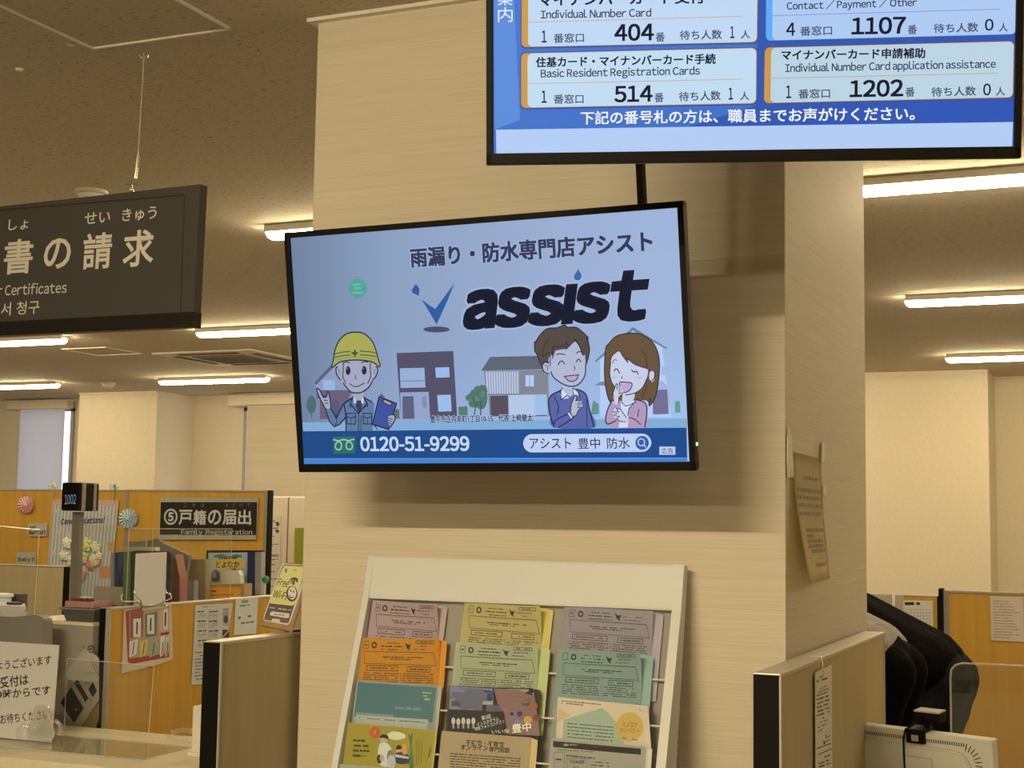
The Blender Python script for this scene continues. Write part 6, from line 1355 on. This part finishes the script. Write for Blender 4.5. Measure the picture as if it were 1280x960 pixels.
def person(label, hip, fwd, lean, S, top_m, leg_m, hair_m, arm_dir, hem, shirt_name, fat=1.0, feet_back=0.0):
    """standing figure bent forward from the hips; fwd = direction it faces; lean = trunk angle from the vertical"""
    z = Vector((0, 0, 1)); f = Vector(fwd).normalized(); s = f.cross(z); H_ = Vector(hip)
    t1 = f*math.sin(lean)+z*math.cos(lean); t2 = f*math.sin(lean+0.22)+z*math.cos(lean+0.22); bk = (z-t2*z.dot(t2)).normalized()
    waist = H_+t1*0.15*S; chest = waist+t1*0.20*S; shl = chest+t2*0.15*S; neck = shl+t2*0.07*S
    hd = (t2*0.95-z*0.15).normalized(); head = neck+hd*0.13*S
    fr = (-bk-hd*(-bk).dot(hd)).normalized()
    body, top, leg = [], [], []
    for sg in (-1, 1):
        o1, o2, o3 = s*sg*0.075*S, s*sg*0.07*S, s*sg*0.085*S
        body += [(H_+o1, 0.09*S, waist+o2, 0.078*S), (waist+o2, 0.078*S, chest+o3, 0.085*S), (chest+o3, 0.085*S, shl+s*sg*0.11*S, 0.065*S)]
        hj = H_+s*sg*0.085*S-z*0.05*S; kn = H_+s*sg*0.095*S+f*0.07*S; kn.z = 0.49*S; an = Vector((H_.x, H_.y, 0))+s*sg*0.10*S+f*0.02*S; an.z = 0.085*S
        toe = an+f*0.13*S-z*0.045*S
        body += [(hj, 0.088*S, kn, 0.055*S), (kn, 0.055*S, (kn*0.6+an*0.4)-f*0.02*S, 0.054*S), ((kn*0.6+an*0.4)-f*0.02*S, 0.054*S, an, 0.036*S), (an, 0.036*S, toe, 0.028*S)]
        bt = H_+s*sg*0.07*S-f*0.055*S-z*0.035*S
        leg += [(bt, 0.092*S*fat, H_+s*sg*0.07*S+t1*0.10*S, 0.100*S*fat), (bt, 0.092*S*fat, hj-z*0.08*S, 0.10*S*fat), (H_+s*sg*0.07*S+f*0.03*S, 0.10*S*fat, hj+f*0.03*S-z*0.08*S, 0.095*S*fat), (hj-z*0.08*S, 0.108*S*fat, kn, 0.080*S), (kn, 0.080*S, (kn+an)/2, 0.074*S), ((kn+an)/2, 0.074*S, an-z*0.01, 0.066*S)]
        sj = shl+s*sg*0.165*S; ad = Vector(arm_dir(f, z)).normalized(); el = sj+ad*0.28*S+s*sg*0.015; ad2 = (ad+f*0.22).normalized(); wr = el+ad2*0.245*S
        body += [(shl+s*sg*0.11*S, 0.065*S, sj, 0.052*S), (sj, 0.050*S, el, 0.038*S), (el, 0.038*S, wr, 0.025*S)]
        dd = (ad2+f*0.1).normalized(); lat = (f-dd*f.dot(dd)).normalized(); nrm = dd.cross(lat)*sg
        for k in range(4): body.append((wr, 0.020*S, wr+dd*0.085*S+lat*(0.027-0.018*k)*S, 0.0115*S))
        for k in range(4):
            L_ = (0.072, 0.082, 0.077, 0.06)[k]*S; a = wr+dd*0.085*S+lat*(0.027-0.018*k)*S; sp = lat*(0.007-0.0045*k)*S
            b = a+dd*L_*0.45+sp-nrm*0.006*S; c = b+dd*L_*0.33-nrm*0.014*S; e = c+dd*L_*0.22-nrm*0.016*S
            body += [(a, 0.0098*S, b, 0.0088*S), (b, 0.0088*S, c, 0.008*S), (c, 0.008*S, e, 0.0068*S)]
        a = wr+dd*0.03*S+lat*0.018*S; b = a+(lat*0.8+dd*0.6).normalized()*0.042*S-nrm*0.008*S; body += [(a, 0.014*S, b, 0.0105*S), (b, 0.0105*S, b+(dd+lat*0.2-nrm*0.3).normalized()*0.034*S, 0.0085*S)]
        top += [(H_+s*sg*0.078*S+t1*hem*S, 0.112*S*fat, waist+s*sg*0.075*S, 0.106*S*fat), (waist+s*sg*0.075*S, 0.106*S*fat, chest+o3, 0.112*S*fat), (chest+o3, 0.112*S*fat, shl+s*sg*0.10*S, 0.085*S), (shl+s*sg*0.10*S, 0.085*S, sj, 0.073*S), (sj, 0.073*S, el, 0.060*S), (el, 0.060*S, wr-ad2*0.03*S, 0.043*S), (shl, 0.085*S, shl+t2*0.045*S, 0.064*S)]
    top.append((H_+t1*hem*S, 0.12*S*fat, chest, 0.12*S*fat)); leg.append((H_, 0.11*S*fat, H_+t1*0.18*S, 0.102*S*fat)); body += [(waist, 0.1*S, chest, 0.1*S), (shl, 0.07*S, neck, 0.052*S), (neck, 0.052*S, head-hd*0.02*S, 0.055*S)]
    def hp(a, b, c): return head+hd*a*S+fr*b*S+s*c*S
    body += [(hp(0.035, -0.012, 0), 0.090*S, hp(0.0, 0.015, 0), 0.078*S), (hp(-0.02, 0.03, 0), 0.066*S, hp(-0.075, 0.055, 0), 0.036*S), (hp(0.02, 0.088, 0), 0.008*S, hp(-0.018, 0.103, 0), 0.014*S)]
    for sg in (-1, 1): body += [(hp(0.012, -0.008, sg*0.084), 0.014*S, hp(-0.022, -0.004, sg*0.082), 0.010*S)]
    t = thing('person', label, 'person', (H_.x, H_.y, 0))
    capsules('body', body, 0.0065, M_SKIN, t, 3)
    capsules('trousers', leg, 0.013, leg_m, t, 5)
    capsules(shirt_name, top, 0.013, top_m, t, 5)
    bm = B(); bmesh.ops.create_icosphere(bm, subdivisions=3, radius=1)
    for v_ in bm.verts:
        c_ = v_.co.copy(); k = 1.0 if not (c_.y > 0.2 and c_.z < 0.5) else 0.72
        v_.co = hp(0.035+c_.z*0.104*k, -0.016+c_.y*0.103*k, c_.x*0.098*k)
    mk('hair', bm, hair_m, t, smooth=True)
    for sg in (-1, 1):
        bm = B(); bmesh.ops.create_icosphere(bm, subdivisions=2, radius=1)
        for v_ in bm.verts: v_.co = hp(0.014+v_.co.z*0.008, 0.083+v_.co.y*0.007, sg*0.033+v_.co.x*0.015)
        mk('eye', bm, M_BLACK, t, smooth=True)
        an = Vector((H_.x, H_.y, 0))+s*sg*0.10*S+f*0.02*S; bm = B()
        prof = [(-0.09, 0.030, 0.075), (-0.06, 0.042, 0.10), (0.02, 0.044, 0.10), (0.08, 0.05, 0.068), (0.14, 0.047, 0.055), (0.18, 0.022, 0.035)]; rings = []
        for (d_, wd, ht) in prof: rings.append([bm.verts.new(an+f*d_*S+s*math.cos(a)*wd*S+z*(max(0, math.sin(a))*ht*S+0.001)) for a in [math.pi*2*k/12 for k in range(12)]])
        for a, b in zip(rings, rings[1:]):
            for k in range(12): bm.faces.new((a[k], a[(k+1) % 12], b[(k+1) % 12], b[k]))
        bm.faces.new(rings[0]); bm.faces.new(rings[-1][::-1]); bmesh.ops.recalc_face_normals(bm, faces=bm.faces); mk('shoe', bm, M_BLACK, t, smooth=50)
    bm = B(); tube(bm, [hp(-0.045, 0.083, -0.022), hp(-0.047, 0.090, 0), hp(-0.045, 0.083, 0.022)], 0.005*S, 6); mk('mouth', bm, raw('lips', (0.42, 0.18, 0.15), 0.5), t, smooth=True)
    return t
M_BLKTOP = textured('black_knit', (0.006, 0.0055, 0.005), (0.004, 0.004, 0.004), (60, 60, 60), 3, 0.85, 0.001, spec=0.04)
M_NAVY = textured('navy_cloth', (0.016, 0.017, 0.022), (0.012, 0.013, 0.017), (30, 30, 30), 3, 0.8, 0.001, spec=0.04)
M_GREYJ = textured('grey_check_cloth', alb((136, 118, 90), 0.9), alb((124, 107, 82), 0.9), (8, 8, 160), 3, 0.8, 0.001)
M_BLKT = textured('black_cloth', (0.005, 0.0048, 0.0046), (0.0035, 0.0035, 0.0035), (40, 40, 40), 3, 0.85, 0.001, spec=0.04)
M_HAIR = raw('dark_hair', (0.012, 0.010, 0.009), 0.5)
hB = aty(1164, 838, 5.85); hA = aty(1097, 826, 5.12)
person('person in black top and dark navy trousers bent far forward, seen from the side', hB, (-0.96, 0.05, 0), math.radians(64), 1.0, M_BLKTOP, M_NAVY, M_HAIR, lambda f, z: -z*0.9-f*0.36, 0.02, 'sweater', 1.30)
person('person in grey jacket and black trousers bending beside the pillar, nearer than the other', hA, (-0.93, 0.12, 0), math.radians(63), 1.03, M_GREYJ, M_BLKT, M_HAIR, lambda f, z: -z*0.6+f*0.7, 0.03, 'jacket', 1.05)
